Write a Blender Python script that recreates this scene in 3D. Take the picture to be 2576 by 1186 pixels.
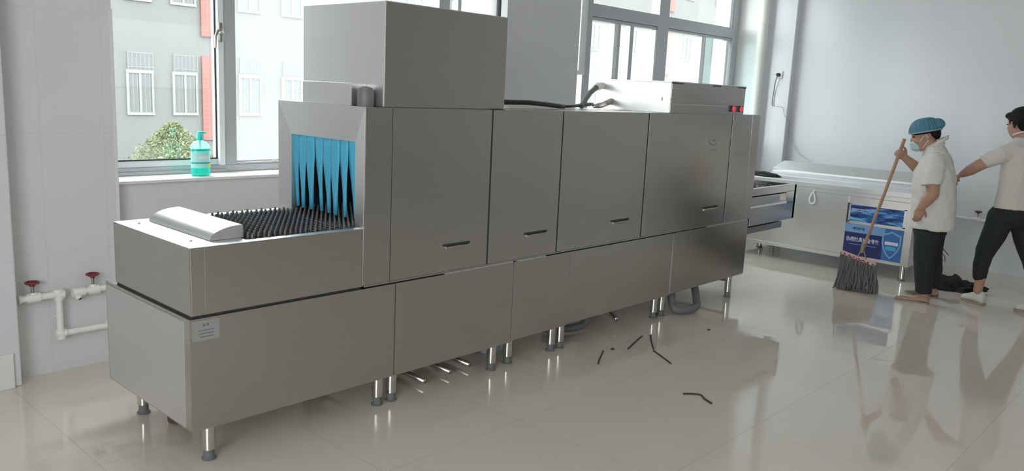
import bpy, bmesh, math, random
from mathutils import Vector, Matrix, Quaternion, noise as mn
random.seed(7)
for o in list(bpy.data.objects): bpy.data.objects.remove(o)
SC = bpy.context.scene
COL = SC.collection
PI = math.pi
V = Vector

# ------------------------------------------------------------------ camera
def setup_camera():
    yaw, pitch, roll = .7413, .1783, .0472
    f = V((math.cos(yaw)*math.cos(pitch), math.sin(yaw)*math.cos(pitch), -math.sin(pitch)))
    r = V((math.sin(yaw), -math.cos(yaw), 0)); u = r.cross(f)
    r2 = r*math.cos(roll)+u*math.sin(roll); u2 = u*math.cos(roll)-r*math.sin(roll)
    cam = bpy.data.cameras.new('camera'); co = bpy.data.objects.new('camera', cam); COL.objects.link(co)
    m = Matrix.Identity(4)
    for i in range(3): m[i][0] = r2[i]; m[i][1] = u2[i]; m[i][2] = -f[i]
    m[0][3], m[1][3], m[2][3] = -1.385, -2.9052, 1.5491
    co.matrix_world = m
    cam.sensor_width = 36; cam.lens = 2038.37*36/2576
    cam.clip_start = .05; cam.clip_end = 300
    SC.camera = co
setup_camera()

# ------------------------------------------------------------------ sky, exposure
SKY = 1.0
w = bpy.data.worlds.new('overcast_sky'); SC.world = w; w.use_nodes = True
nt = w.node_tree; bgn = nt.nodes['Background']
bgn.inputs[0].default_value = (.95, .97, 1.0, 1); bgn.inputs[1].default_value = SKY
SC.view_settings.view_transform = 'Standard'; SC.view_settings.look = 'None'
SC.view_settings.gamma = 1; SC.view_settings.use_curve_mapping = False
SC.view_settings.exposure = 3.2
SC.cycles.use_denoising = True
SC.cycles.max_bounces = 10; SC.cycles.diffuse_bounces = 6; SC.cycles.glossy_bounces = 6
SC.cycles.transparent_max_bounces = 16
SC.cycles.sample_clamp_indirect = 8
SC.cycles.caustics_reflective = True

def portal(name, loc, rot, sx, sy):                # guides sky light sampling through a window opening; gives no light itself
    l = bpy.data.lights.new(name, 'AREA'); l.shape = 'RECTANGLE'; l.size = sx; l.size_y = sy
    l.cycles.is_portal = True
    o = bpy.data.objects.new(name, l); COL.objects.link(o); o.location = loc; o.rotation_euler = rot

RX0, RX1, RY0, HC = -3.6, 7.57, -8.0, 3.3          # room extents
SILL, WTOP, WY = .965, 3.0, 1.82
portal('daylight', (1.88, 2.14, 2.0), (-PI/2, 0, 0), 3.1, 2.1)
portal('daylight', (5.83, 2.14, 2.0), (-PI/2, 0, 0), 3.3, 2.1)
ADDED_WIN = (-5.2, -1.6)  # span of an unseen opening, added to brighten left-facing surfaces
portal('daylight', (RX0-.25, sum(ADDED_WIN)/2, 1.9), (0, -PI/2, 0), 2.0, ADDED_WIN[1]-ADDED_WIN[0])

# ------------------------------------------------------------------ materials
def newmat(name):
    m = bpy.data.materials.new(name); m.use_nodes = True
    return m, m.node_tree, m.node_tree.nodes['Principled BSDF']
def mat(name, col, rough=.5, metal=0, spec=.5, nz=0, nscale=8, bump=0, bscale=40, coat=0):
    m, t, p = newmat(name)
    p.inputs['Base Color'].default_value = (*col, 1); p.inputs['Roughness'].default_value = rough
    p.inputs['Metallic'].default_value = metal; p.inputs['Specular IOR Level'].default_value = spec
    p.inputs['Coat Weight'].default_value = coat
    tc = t.nodes.new('ShaderNodeTexCoord')
    if nz:
        n = t.nodes.new('ShaderNodeTexNoise'); n.inputs['Scale'].default_value = nscale; n.inputs['Detail'].default_value = 4
        t.links.new(tc.outputs['Object'], n.inputs['Vector'])
        r = t.nodes.new('ShaderNodeMapRange'); r.inputs[3].default_value = 1-nz; r.inputs[4].default_value = 1+nz
        t.links.new(n.outputs['Fac'], r.inputs[0])
        mx = t.nodes.new('ShaderNodeVectorMath'); mx.operation = 'SCALE'; mx.inputs[0].default_value = col
        t.links.new(r.outputs[0], mx.inputs['Scale']); t.links.new(mx.outputs[0], p.inputs['Base Color'])
    if bump:
        n = t.nodes.new('ShaderNodeTexNoise'); n.inputs['Scale'].default_value = bscale; n.inputs['Detail'].default_value = 3
        t.links.new(tc.outputs['Object'], n.inputs['Vector'])
        b = t.nodes.new('ShaderNodeBump'); b.inputs['Strength'].default_value = bump; b.inputs['Distance'].default_value = .01
        t.links.new(n.outputs['Fac'], b.inputs['Height']); t.links.new(b.outputs[0], p.inputs['Normal'])
    return m
def steel(name, col=(.49, .475, .44), rough=.24, wave=.03, grain=(1.2, 1.2, 120), aniso=.5):
    """brushed stainless sheet: fine grain lines, faint oil-canning, cloudy roughness"""
    m, t, p = newmat(name); L = t.links
    p.inputs['Metallic'].default_value = 1; p.inputs['Anisotropic'].default_value = 0
    p.inputs['Anisotropic Rotation'].default_value = .0
    tc = t.nodes.new('ShaderNodeTexCoord')
    mp = t.nodes.new('ShaderNodeMapping'); mp.inputs['Scale'].default_value = grain
    L.new(tc.outputs['Object'], mp.inputs[0])
    g = t.nodes.new('ShaderNodeTexNoise'); g.inputs['Scale'].default_value = 3; g.inputs['Detail'].default_value = 5
    L.new(mp.outputs[0], g.inputs['Vector'])
    c = t.nodes.new('ShaderNodeTexNoise'); c.inputs['Scale'].default_value = 1.6; c.inputs['Detail'].default_value = 0
    L.new(tc.outputs['Object'], c.inputs['Vector'])
    mr = t.nodes.new('ShaderNodeMapRange'); mr.inputs[1].default_value = .1; mr.inputs[2].default_value = .9
    mr.inputs[3].default_value = rough-.03; mr.inputs[4].default_value = rough+.04
    L.new(g.outputs['Fac'], mr.inputs[0]); L.new(mr.outputs[0], p.inputs['Roughness'])
    cm = t.nodes.new('ShaderNodeMapRange'); cm.inputs[3].default_value = .93; cm.inputs[4].default_value = 1.06
    L.new(g.outputs['Fac'], cm.inputs[0])
    sc = t.nodes.new('ShaderNodeVectorMath'); sc.operation = 'SCALE'; sc.inputs[0].default_value = col
    L.new(cm.outputs[0], sc.inputs['Scale']); L.new(sc.outputs[0], p.inputs['Base Color'])
    b = t.nodes.new('ShaderNodeBump'); b.inputs['Strength'].default_value = wave; b.inputs['Distance'].default_value = .02
    L.new(c.outputs['Fac'], b.inputs['Height'])
    b2 = t.nodes.new('ShaderNodeBump'); b2.inputs['Strength'].default_value = .04; b2.inputs['Distance'].default_value = .001
    L.new(g.outputs['Fac'], b2.inputs['Height'])
    L.new(b2.outputs[0], p.inputs['Normal'])
    return m
def tilemat(name, col, grout, w, h, off, rough, nz=.03, mortar=.003, axis='z', spec=.5, wet=False):
    m, t, p = newmat(name); L = t.links
    geo = t.nodes.new('ShaderNodeNewGeometry')
    sx = t.nodes.new('ShaderNodeSeparateXYZ'); L.new(geo.outputs['Position'], sx.inputs[0])
    cb = t.nodes.new('ShaderNodeCombineXYZ')
    if axis == 'z': L.new(sx.outputs[0], cb.inputs[0]); L.new(sx.outputs[1], cb.inputs[1])
    elif axis == 'y': L.new(sx.outputs[0], cb.inputs[0]); L.new(sx.outputs[2], cb.inputs[1])
    else: L.new(sx.outputs[1], cb.inputs[0]); L.new(sx.outputs[2], cb.inputs[1])
    ad = t.nodes.new('ShaderNodeVectorMath'); ad.operation = 'ADD'; ad.inputs[1].default_value = (off[0]+20*w, off[1]+20*h, 0)
    L.new(cb.outputs[0], ad.inputs[0])
    br = t.nodes.new('ShaderNodeTexBrick'); br.offset = 0; br.squash = 1
    br.inputs['Scale'].default_value = 1; br.inputs['Brick Width'].default_value = w; br.inputs['Row Height'].default_value = h
    br.inputs['Mortar Size'].default_value = mortar; br.inputs['Mortar Smooth'].default_value = .3
    br.inputs['Color1'].default_value = (*col, 1); br.inputs['Color2'].default_value = (*[c*(1-nz) for c in col], 1)
    br.inputs['Mortar'].default_value = (*grout, 1); br.inputs['Bias'].default_value = 0
    L.new(ad.outputs[0], br.inputs['Vector'])
    n = t.nodes.new('ShaderNodeTexNoise'); n.inputs['Scale'].default_value = 1.7; n.inputs['Detail'].default_value = 5
    L.new(geo.outputs['Position'], n.inputs['Vector'])
    mr = t.nodes.new('ShaderNodeMapRange'); mr.inputs[3].default_value = 1-nz*2; mr.inputs[4].default_value = 1+nz*2
    L.new(n.outputs['Fac'], mr.inputs[0])
    sc = t.nodes.new('ShaderNodeVectorMath'); sc.operation = 'SCALE'; L.new(br.outputs[0], sc.inputs[0]); L.new(mr.outputs[0], sc.inputs['Scale'])
    L.new(sc.outputs[0], p.inputs['Base Color'])
    p.inputs['Specular IOR Level'].default_value = spec
    if wet:
        r = t.nodes.new('ShaderNodeMapRange'); r.inputs[1].default_value = .42; r.inputs[2].default_value = .62
        r.inputs[3].default_value = rough; r.inputs[4].default_value = rough+.10
        L.new(n.outputs['Fac'], r.inputs[0]); L.new(r.outputs[0], p.inputs['Roughness'])
        n2 = t.nodes.new('ShaderNodeTexNoise'); n2.inputs['Scale'].default_value = 5; n2.inputs['Detail'].default_value = 2
        L.new(geo.outputs['Position'], n2.inputs['Vector'])
        b0 = t.nodes.new('ShaderNodeBump'); b0.inputs['Strength'].default_value = .035; b0.inputs['Distance'].default_value = .02
        L.new(n2.outputs['Fac'], b0.inputs['Height'])
    else:
        p.inputs['Roughness'].default_value = rough; b0 = None
    inv = t.nodes.new('ShaderNodeMath'); inv.operation = 'SUBTRACT'; inv.inputs[0].default_value = 1; L.new(br.outputs['Fac'], inv.inputs[1])
    b = t.nodes.new('ShaderNodeBump'); b.inputs['Strength'].default_value = .25; b.inputs['Distance'].default_value = .002
    L.new(inv.outputs[0], b.inputs['Height'])
    if b0: L.new(b0.outputs[0], b.inputs['Normal'])
    L.new(b.outputs[0], p.inputs['Normal'])
    return m
def glassmat(name, milky=0, tint=(.97, .99, .98), gloss=.06):
    m, t, p = newmat(name); t.nodes.remove(p); L = t.links
    out = t.nodes['Material Output']
    tr = t.nodes.new('ShaderNodeBsdfTransparent'); tr.inputs[0].default_value = (*tint, 1)
    gl = t.nodes.new('ShaderNodeBsdfGlossy'); gl.inputs['Roughness'].default_value = .03
    mx = t.nodes.new('ShaderNodeMixShader'); mx.inputs[0].default_value = gloss
    L.new(tr.outputs[0], mx.inputs[1]); L.new(gl.outputs[0], mx.inputs[2]); last = mx
    if milky:
        tl = t.nodes.new('ShaderNodeBsdfTranslucent'); tl.inputs[0].default_value = (.93, .94, .97, 1)
        m2 = t.nodes.new('ShaderNodeMixShader'); m2.inputs[0].default_value = milky
        L.new(mx.outputs[0], m2.inputs[1]); L.new(tl.outputs[0], m2.inputs[2]); last = m2
    L.new(last.outputs[0], out.inputs[0])
    return m
M = {}
M['steel'] = steel('brushed_stainless')
M['steel_lit'] = steel('brushed_stainless_lit', col=(.72, .72, .71), grain=(1.2, 1.2, 120), rough=.44, wave=.04)  # paler copy of the same steel; light on the left faces is in its colour
M['steel_bright'] = steel('polished_stainless', col=(.78, .79, .80), rough=.38, wave=.03)
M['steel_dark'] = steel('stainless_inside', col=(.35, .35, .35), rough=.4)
M['steel_cook'] = steel('cooker_stainless', col=(.76, .77, .76), rough=.40, wave=.12)
M['gap'] = mat('dark_gap', (.03, .03, .03), .7)
M['chrome'] = mat('leg_tube_steel', (.62, .61, .58), .22, 1)
M['foot'] = mat('grey_leveller_foot', (.16, .16, .16), .5)
M['finger'] = mat('dark_grey_finger_plastic', (.085, .088, .095), .35, spec=.6)
M['belt'] = mat('charcoal_belt_plastic', (.035, .037, .042), .5)
M['curtain'] = mat('cyan_rubber_curtain', (.06, .42, .62), .45, nz=.08, nscale=6)
M['rubber'] = mat('black_rubber', (.02, .02, .022), .45)
M['greyhose'] = mat('grey_ribbed_hose', (.17, .18, .18), .5)
M['paint'] = mat('white_wall_paint', (.70, .715, .73), .7, nz=.02, nscale=2)
M['paint_w'] = mat('white_frame_paint', (.82, .83, .84), .4)
M['ceiling'] = mat('white_ceiling', (.78, .78, .77), .8, nz=.02)
M['alu'] = mat('grey_aluminium_frame', (.50, .52, .54), .35, .35)
M['alu_w'] = mat('white_aluminium_sash', (.80, .82, .84), .35, .1)
M['pvc'] = mat('white_pvc_pipe', (.80, .80, .77), .3)
M['red'] = mat('dull_red_valve', (.20, .022, .03), .4)
M['brass'] = mat('valve_stem_metal', (.4, .38, .36), .3, 1)
M['glass'] = glassmat('clear_window_glass')
M['glass_h'] = glassmat('misty_window_glass', milky=.06)
M['glass_g'] = glassmat('greenish_window_glass', tint=(.80, .90, .88))
M['walltile_y'] = tilemat('pale_wall_tile', (.655, .665, .67), (.60, .61, .61), .3, .6, (.024, -.03), .22, nz=.008, mortar=.0018, axis='y')
M['walltile_x'] = tilemat('pale_wall_tile_lit', (.70, .72, .75), (.66, .68, .71), .3, .6, (0, -.03), .22, nz=.008, mortar=.0015, axis='x')  # same tile as the piers; the right wall's stronger light is in the colour
M['sill'] = mat('white_sill_tile', (.72, .72, .71), .3)
M['floor'] = tilemat('glazed_beige_floor_tile', (.67, .615, .54), (.52, .475, .415), .8, .8, (.25, .5), .03, nz=.025, mortar=.002, spec=1.0, wet=True)

# ------------------------------------------------------------------ mesh helpers
def bx(bm, x0, x1, y0, y1, z0, z1, bev=0):
    r = bmesh.ops.create_cube(bm, size=1)
    vs = r['verts']
    for v in vs:
        v.co.x = x0 if v.co.x < 0 else x1; v.co.y = y0 if v.co.y < 0 else y1; v.co.z = z0 if v.co.z < 0 else z1
    if bev:
        es = list({e for v in vs for e in v.link_edges})
        bmesh.ops.bevel(bm, geom=es, offset=bev, segments=2, affect='EDGES', profile=.5)
def frames(pts):
    out = []
    n = len(pts); up = None
    for i in range(n):
        d = (pts[min(i+1, n-1)]-pts[max(i-1, 0)]).normalized()
        if up is None:
            a = V((0, 0, 1)) if abs(d.z) < .9 else V((1, 0, 0)); s = d.cross(a).normalized()
        else:
            s = (s-d*s.dot(d)).normalized()
        up = s.cross(d).normalized(); out.append((d, s, up))
    return out
def tube(bm, pts, r, n=12, cap=True, roundcap=False):
    pts = [V(p) for p in pts]
    rs = list(r) if isinstance(r, (list, tuple)) else [r]*len(pts)
    fr = frames(pts)
    P = list(zip(pts, rs, fr))
    if roundcap:
        d0 = fr[0][0]; d1 = fr[-1][0]
        pre = [(pts[0]-d0*rs[0]*math.sin(a), rs[0]*math.cos(a), fr[0]) for a in (1.35, .95, .5)]
        post = [(pts[-1]+d1*rs[-1]*math.sin(a), rs[-1]*math.cos(a), fr[-1]) for a in (.5, .95, 1.35)]
        P = pre+P+post
    rings = []
    for p, rr, (d, s, u) in P:
        rings.append([bm.verts.new(p+(s*math.cos(2*PI*k/n)+u*math.sin(2*PI*k/n))*rr) for k in range(n)])
    for a, b in zip(rings, rings[1:]):
        for k in range(n): bm.faces.new((a[k], a[(k+1) % n], b[(k+1) % n], b[k]))
    if cap:
        bm.faces.new(rings[0][::-1]); bm.faces.new(rings[-1])
def loft(bm, rings, n=24, cap=True):
    """rings: (center, axis_u * ru, axis_v * rv)"""
    R = []
    for c, a, b in rings:
        c, a, b = V(c), V(a), V(b)
        R.append([bm.verts.new(c+a*math.cos(2*PI*k/n)+b*math.sin(2*PI*k/n)) for k in range(n)])
    for p, q in zip(R, R[1:]):
        for k in range(n): bm.faces.new((p[k], p[(k+1) % n], q[(k+1) % n], q[k]))
    if cap: bm.faces.new(R[0][::-1]); bm.faces.new(R[-1])
def zl(bm, spec, n=28, rot=0):                     # horizontal elliptical rings (cx, cy, z, rx, ry)
    c, s = math.cos(rot), math.sin(rot)
    loft(bm, [((x, y, z), V((c, s, 0))*a, V((-s, c, 0))*b) for x, y, z, a, b in spec], n)
def ell(bm, c, r, rot=None, seg=20):
    m = Matrix.Translation(V(c)) @ (rot.to_4x4() if rot else Matrix.Identity(4)) @ Matrix.Diagonal((*r, 1))
    bmesh.ops.create_uvsphere(bm, u_segments=seg, v_segments=seg//2+2, radius=1, matrix=m)
def lathe(bm, prof, c=(0, 0, 0), n=24, axis='z', cap=True):
    c = V(c); R = []
    for r, h in prof:
        ring = []
        for k in range(n):
            a = 2*PI*k/n; x, y = r*math.cos(a), r*math.sin(a)
            p = {'z': V((x, y, h)), 'y': V((x, h, y)), 'x': V((h, x, y))}[axis]
            ring.append(bm.verts.new(c+p))
        R.append(ring)
    for p, q in zip(R, R[1:]):
        for k in range(n): bm.faces.new((p[k], p[(k+1) % n], q[(k+1) % n], q[k]))
    if cap: bm.faces.new(R[0][::-1]); bm.faces.new(R[-1])
def prism(bm, pts, vec):                            # polygon pts extruded by vec
    vec = V(vec); A = [bm.verts.new(V(p)) for p in pts]; B = [bm.verts.new(V(p)+vec) for p in pts]
    bm.faces.new(A); bm.faces.new(B[::-1])
    for i in range(len(A)):
        j = (i+1) % len(A); bm.faces.new((A[j], A[i], B[i], B[j]))
def NB(): return bmesh.new()
def obj(name, bm, m, parent=None, smooth=False, auto=None):
    bmesh.ops.recalc_face_normals(bm, faces=bm.faces)
    me = bpy.data.meshes.new(name); bm.to_mesh(me); bm.free()
    o = bpy.data.objects.new(name, me); COL.objects.link(o)
    for mm in (m if isinstance(m, (list, tuple)) else [m]): me.materials.append(mm)
    if smooth:
        for p in me.polygons: p.use_smooth = True
        if auto is not None: me.set_sharp_from_angle(angle=math.radians(auto))
    if parent: o.parent = parent
    return o
def tag(o, label=None, cat=None, group=None, kind=None):
    if label: o['label'] = label
    if cat: o['category'] = cat
    if group: o['group'] = group
    if kind: o['kind'] = kind
    return o
def empty(name, loc=(0, 0, 0), rz=0, **k):
    o = bpy.data.objects.new(name, None); COL.objects.link(o); o.location = loc; o.rotation_euler = (0, 0, rz)
    o.empty_display_size = .1
    return tag(o, **k)
def box(name, x0, x1, y0, y1, z0, z1, m, parent=None, bev=0):
    bm = NB(); bx(bm, x0, x1, y0, y1, z0, z1, bev)
    return obj(name, bm, m, parent)
def boxes(name, L, m, parent=None, bev=0):
    bm = NB()
    for i, b in enumerate(L): e = i*.0003; bx(bm, b[0]+e, b[1]-e, b[2]+e, b[3]-e, b[4]+e, b[5]-e, bev)
    return obj(name, bm, m, parent)
def struct(o): o['kind'] = 'structure'; return o
def voxel(o, size, smooth=4, disp=0, dscale=.08):
    r = o.modifiers.new('remesh', 'REMESH'); r.mode = 'VOXEL'; r.voxel_size = size; r.use_smooth_shade = True
    s = o.modifiers.new('smooth', 'SMOOTH'); s.factor = .5; s.iterations = smooth
    if disp:
        tx = bpy.data.textures.new(o.name+'_folds', 'CLOUDS'); tx.noise_scale = dscale; tx.noise_depth = 1
        d = o.modifiers.new('folds', 'DISPLACE'); d.texture = tx; d.strength = disp; d.mid_level = .5
        d.texture_coords = 'LOCAL'
    return o
def text_mesh(name, s, size, m, parent, M4, bold=0, sx=1):
    cu = bpy.data.curves.new(name, 'FONT'); cu.body = s; cu.size = size; cu.extrude = .0006; cu.offset = bold
    t = bpy.data.objects.new(name, cu); COL.objects.link(t)
    dg = bpy.context.evaluated_depsgraph_get(); me = bpy.data.meshes.new_from_object(t.evaluated_get(dg))
    bpy.data.objects.remove(t)
    me.materials.clear(); me.materials.append(m)
    me.transform(Matrix.Diagonal((sx, 1, 1, 1)))
    o = bpy.data.objects.new(name, me); COL.objects.link(o); o.parent = parent; o.matrix_local = M4
    return o

# ------------------------------------------------------------------ room shell
struct(box('floor', RX0-.3, RX1+.3, RY0-.3, 2.1, -.12, 0, M['floor']))
struct(box('ceiling', RX0-.3, RX1+.3, RY0-.3, 2.2, HC, HC+.12, M['ceiling']))
PY = 1.512                                          # inner face of the window wall piers
PL1, PM0, PM1, PR0 = .335, 3.27, 4.17, 7.46
struct(boxes('wall_back', [
    (RX0-.3, PL1, PY, 2.1, 0, HC), (PM0, PM1, PY, 2.1, 0, HC), (PR0, RX1, PY, 2.1, 0, HC),
    (PL1, PM0, 1.585, 2.1, 0, SILL-.018), (PM1, PR0, 1.585, 2.1, 0, SILL-.018),
    (PL1, PM0, PY, 2.1, WTOP, HC), (PM1, PR0, PY, 2.1, WTOP, HC)], M['walltile_y']))
struct(boxes('trim_1', [(PL1, PM0, 1.565, 2.12, SILL-.018, SILL)], M['sill'], bev=.003))   # window sills
struct(boxes('trim_2', [(PM1, PR0, 1.565, 2.12, SILL-.018, SILL)], M['sill'], bev=.003))
# metal corner strip on the pier beside the first window
struct(boxes('trim_3', [(PL1-.012, PL1+.004, PY-.006, PY+.01, 0, 1.86)], M['sill'], bev=.002))
struct(box('wall_right', RX1, RX1+.25, RY0-.3, 2.1, 0, HC, M['walltile_x']))
struct(box('wall_corner', 7.46, RX1+.01, 1.10, PY+.05, 0, HC, M['walltile_x'], bev=.006))
struct(boxes('wall_left', [(RX0-.25, RX0, RY0-.3, ADDED_WIN[0], 0, HC), (RX0-.25, RX0, ADDED_WIN[1], 2.1, 0, HC),
    (RX0-.25, RX0, ADDED_WIN[0], ADDED_WIN[1], 0, .9), (RX0-.25, RX0, ADDED_WIN[0], ADDED_WIN[1], 2.9, HC)], M['paint']))
L = [(RX0, RX1, RY0-.25, RY0, 0, HC)]
struct(boxes('wall_front', L, M['paint']))
# boxed-in corner beside the pier at far left
struct(box('trim_4', RX0, -.20, 1.40, PY+.02, 0, HC, M['walltile_y'], bev=.008))
struct(box('baseboard_left', RX0, -.235, 1.385, 1.40, 0, .175, M['sill'], bev=.003))

# ------------------------------------------------------------------ windows
def window(name, rails, sashes, panes, handle=None, extra=None):
    w_ = empty(name); w_['kind'] = 'structure'
    boxes('window_frame', rails, M['alu'], w_, .003)
    for s in sashes: boxes('window_sash', s, M['alu_w'], w_, .003)
    for (x0, x1, z0, z1, m) in panes: box('window_pane', x0, x1, 1.838, 1.844, z0, z1, m, w_)
    return w_
T0, T1 = 2.245, 2.36
w1 = window('window_1',
    [(PL1, PM0+.16, 1.80, 1.88, SILL, 1.008), (PL1, 1.10, 1.785, 1.80, SILL, .985), (1.085, 1.17, 1.79, 1.88, 1.008, WTOP),
     (1.17, PM0, 1.80, 1.88, 1.008, 1.022), (2.82, 2.93, 1.79, 1.88, 1.008, WTOP), (3.03, 3.07, 1.81, 1.87, 1.008, WTOP),
     (3.32, 3.40, 1.79, 1.88, 1.008, WTOP), (1.17, PM0, 1.79, 1.88, 2.36, 2.46)],
    [[(PL1, 1.05, 1.81, 1.86, 1.008, 1.048), (1.048, 1.085, 1.775, 1.86, 1.008, 2.5)],
     [(1.17, 2.82, 1.82, 1.86, 1.022, 1.034), (1.17, 1.18, 1.82, 1.86, 1.022, WTOP)]],
    [(PL1, 1.05, 1.048, WTOP, M['glass']), (1.18, 2.82, 1.034, WTOP, M['glass_h']), (2.93, 3.40, 1.03, WTOP, M['glass'])])
bm = NB()
tube(bm, [(1.062, 1.775, 1.80), (1.062, 1.745, 1.80), (1.050, 1.735, 1.815), (1.025, 1.73, 1.81), (1.012, 1.73, 1.78), (1.008, 1.73, 1.71)], [.011, .011, .011, .010, .009, .007], 10)
bx(bm, 1.052, 1.074, 1.768, 1.777, 1.75, 1.86, .003)
obj('window_handle', bm, M['brass'], w1, True, 40)
gk = box('gasket', PL1, 1.047, 1.804, 1.812, 1.046, 1.054, M['gap'], w1)
box('gasket', 1.040, 1.048, 1.804, 1.812, 1.048, 2.5, M['gap'], w1)
w2 = window('window_2',
    [(PM1, PR0, 1.80, 1.88, SILL, 1.02), (4.585, 4.69, 1.783, 1.882, 1.02, WTOP), (4.69, 7.42, 1.785, 1.88, T0, T1),
     (5.785, 5.97, 1.781, 1.884, 1.02, WTOP), (7.33, PR0, 1.783, 1.882, 1.02, WTOP),
     (5.12, 5.165, 1.80, 1.87, 1.02, T0), (5.335, 5.40, 1.81, 1.87, 1.02, T0), (4.69, 5.785, 1.80, 1.87, T0-.035, T0),
     (5.97, 7.33, 1.80, 1.87, T0-.03, T0), (6.75, 6.775, 1.80, 1.87, 1.02, T0), (PM1, 4.585, 1.80, 1.88, 2.9, WTOP)],
    [[(5.06, 5.12, 1.80, 1.86, 1.02, T0-.035)], [(6.68, 6.75, 1.80, 1.86, 1.02, T0-.03)], [(5.75, 5.785, 1.79, 1.86, 1.02, T0-.035)],
     [(7.235, 7.29, 1.80, 1.86, 1.02, T0-.03)], [(PM1, 4.585, 1.80, 1.86, 1.02, 1.06)], [(7.26, 7.33, 1.80, 1.86, T1, WTOP)]],
    [(4.69, 5.06, 1.02, T0, M['glass_h']), (5.165, 5.335, 1.02, T0, M['glass_h']), (5.40, 5.75, 1.02, T0, M['glass_h']),
     (5.97, 6.68, 1.02, T0, M['glass_h']), (6.775, 7.235, 1.02, T0, M['glass_g']), (4.69, 5.785, T1, WTOP, M['glass']), (5.97, 7.26, T1, WTOP, M['glass']),
     (PM1, 4.585, 1.06, WTOP, M['glass'])])
# opened inward sash at the pier edge of window 2
boxes('open_sash', [(PM1+.005, PM1+.045, 1.47, 1.80, 1.70, 1.74), (PM1+.005, PM1+.045, 1.47, 1.51, 1.70, WTOP-.02), (PM1+.005, PM1+.045, 1.47, 1.80, WTOP-.06, WTOP-.02)], M['alu_w'], w2, .004)
# frame of the unseen left-wall opening, added to brighten that side
ww = empty('added_window'); ww['kind'] = 'structure'
boxes('window_frame', [(RX0-.15, RX0-.1, ADDED_WIN[0], ADDED_WIN[1], .9, .95), (RX0-.15, RX0-.1, ADDED_WIN[0], ADDED_WIN[1], 2.85, 2.9), (RX0-.15, RX0-.1, -3.43, -3.37, .95, 2.85)], M['alu'], ww)

# ------------------------------------------------------------------ outside
M['fac'] = mat('grey_render_facade', (.115, .118, .115), .9, nz=.12, nscale=.6)
M['fac_r'] = tilemat('salmon_banded_cladding', (.20, .082, .072), (.13, .08, .072), 6, .13, (0, 0), .8, nz=.05, mortar=.014, axis='y')
M['fac_w'] = mat('white_window_frame', (.21, .215, .215), .5)
M['fac_b'] = mat('window_bar_metal', (.15, .155, .155), .6)
M['fac_g'] = mat('distant_window_glass', (.10, .11, .11), .5)
M['grass'] = mat('ground_outside', (.09, .12, .07), .9, nz=.2)
GZ = -3.3
struct(box('ground_outside', -30, 60, 2.1, 45, GZ-.2, GZ, M['grass']))
fb = empty('apartment_building', (12, 20, GZ), label='grey rendered building across the yard with white windows and salmon bands', cat='building')
def fpart(name, L, m, par=None, bev=0):
    bm = NB()
    for i, b in enumerate(L): e = i*.0015; bx(bm, b[0]-12+e, b[1]-12-e, b[2]-20+e, b[3]-20-e, b[4]-GZ+e, b[5]-GZ-e, bev)
    return obj(name, bm, m, par or fb)
FW = [(7.85, 8.60), (9.12, 9.87), (11.15, 11.90), (12.6, 13.35), (16.2, 16.95), (17.6, 18.35), (19.7, 20.45), (25.2, 26.0), (28.1, 28.9), (31.0, 31.8), (36, 36.8), (39, 39.8)]
fpart('wall', [(-8, 50, 20, 21, GZ, 8.6)], M['fac'])
for i, (a, b) in enumerate([(9.99, 10.52), (21.2, 21.8), (27.2, 27.8), (34.3, 34.9)]):
    for z0, z1 in ((-.33, 2.08), (2.64, 5.2), (5.75, 8.3)):
        fpart('cladding_band', [(a, b, 19.93, 20.0, z0, z1)], M['fac_r'])
for a, b in FW:
    for k in range(3):
        z0 = .385+3.05*k
        f = fpart('window', [(a, b, 19.95, 20.02, z0, z0+.07), (a, b, 19.95, 20.02, z0+1.13, z0+1.22), (a, a+.07, 19.95, 20.02, z0, z0+1.2),
                  (b-.07, b, 19.95, 20.02, z0, z0+1.2), ((a+b)/2-.04, (a+b)/2+.04, 19.95, 20.02, z0, z0+1.2)], M['fac_w'])
        g = fpart('pane', [(a+.04, b-.04, 19.985, 20.01, z0, z0+1.7)], M['fac_g']); g.parent = f
        bm = NB()
        for j in range(7):
            xx = a+.04+(b-a-.08)*j/6
            bx(bm, xx-.006-12, xx+.006-12, -.108, -.096, z0+.04-GZ, z0+1.7-GZ)
        for zz in (1.3, 1.68): bx(bm, a+.03-12, b-.03-12, -.106, -.098, z0+zz-.008-GZ, z0+zz+.008-GZ)
        g = obj('window_bars', bm, M['fac_b'], f)
# tree by the window
M['leaf'] = mat('yellow_green_leaves', (.13, .155, .075), .7, nz=.3, nscale=3)
M['bark'] = mat('grey_bark', (.10, .08, .06), .9)
tr = empty('bushy_tree', (5.45, 12, GZ), label='bushy yellow-green tree outside the left window, below the grey building windows', cat='tree')
bm = NB(); tube(bm, [(0, 0, 0), (.05, .02, 1.5), (0, .05, 2.8), (.02, 0, 3.5)], [.09, .07, .05, .02], 8)
for k in range(7):
    a = k*.9; tube(bm, [(0, .03, 2.0+k*.15), (.3*math.cos(a), .3*math.sin(a), 2.5+k*.15), (.55*math.cos(a), .55*math.sin(a), 2.7+k*.17)], [.03, .02, .008], 6)
obj('trunk', bm, M['bark'], tr, True)
bm = NB(); rr = random.Random(3)
for k in range(7000):
    z = 2.3+1.65*rr.random()**.8; wdt = (.95 if z < 3.2 else .95-(z-3.2)*1.15)*(.8+.3*rr.random())
    a = rr.uniform(0, 2*PI); q = wdt*math.sqrt(rr.random())
    c = V((q*math.cos(a), q*math.sin(a), z))
    qd = Quaternion((rr.gauss(0, 1), rr.gauss(0, 1), rr.gauss(0, 1), rr.gauss(0, 1))).normalized(); s = rr.uniform(.022, .042)
    vs = [bm.verts.new(c+qd @ V(p)) for p in ((-s, 0, 0), (0, -s*.45, .006), (s, 0, 0), (0, s*.45, .006))]; bm.faces.new(vs)
obj('foliage', bm, M['leaf'], tr)

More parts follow.
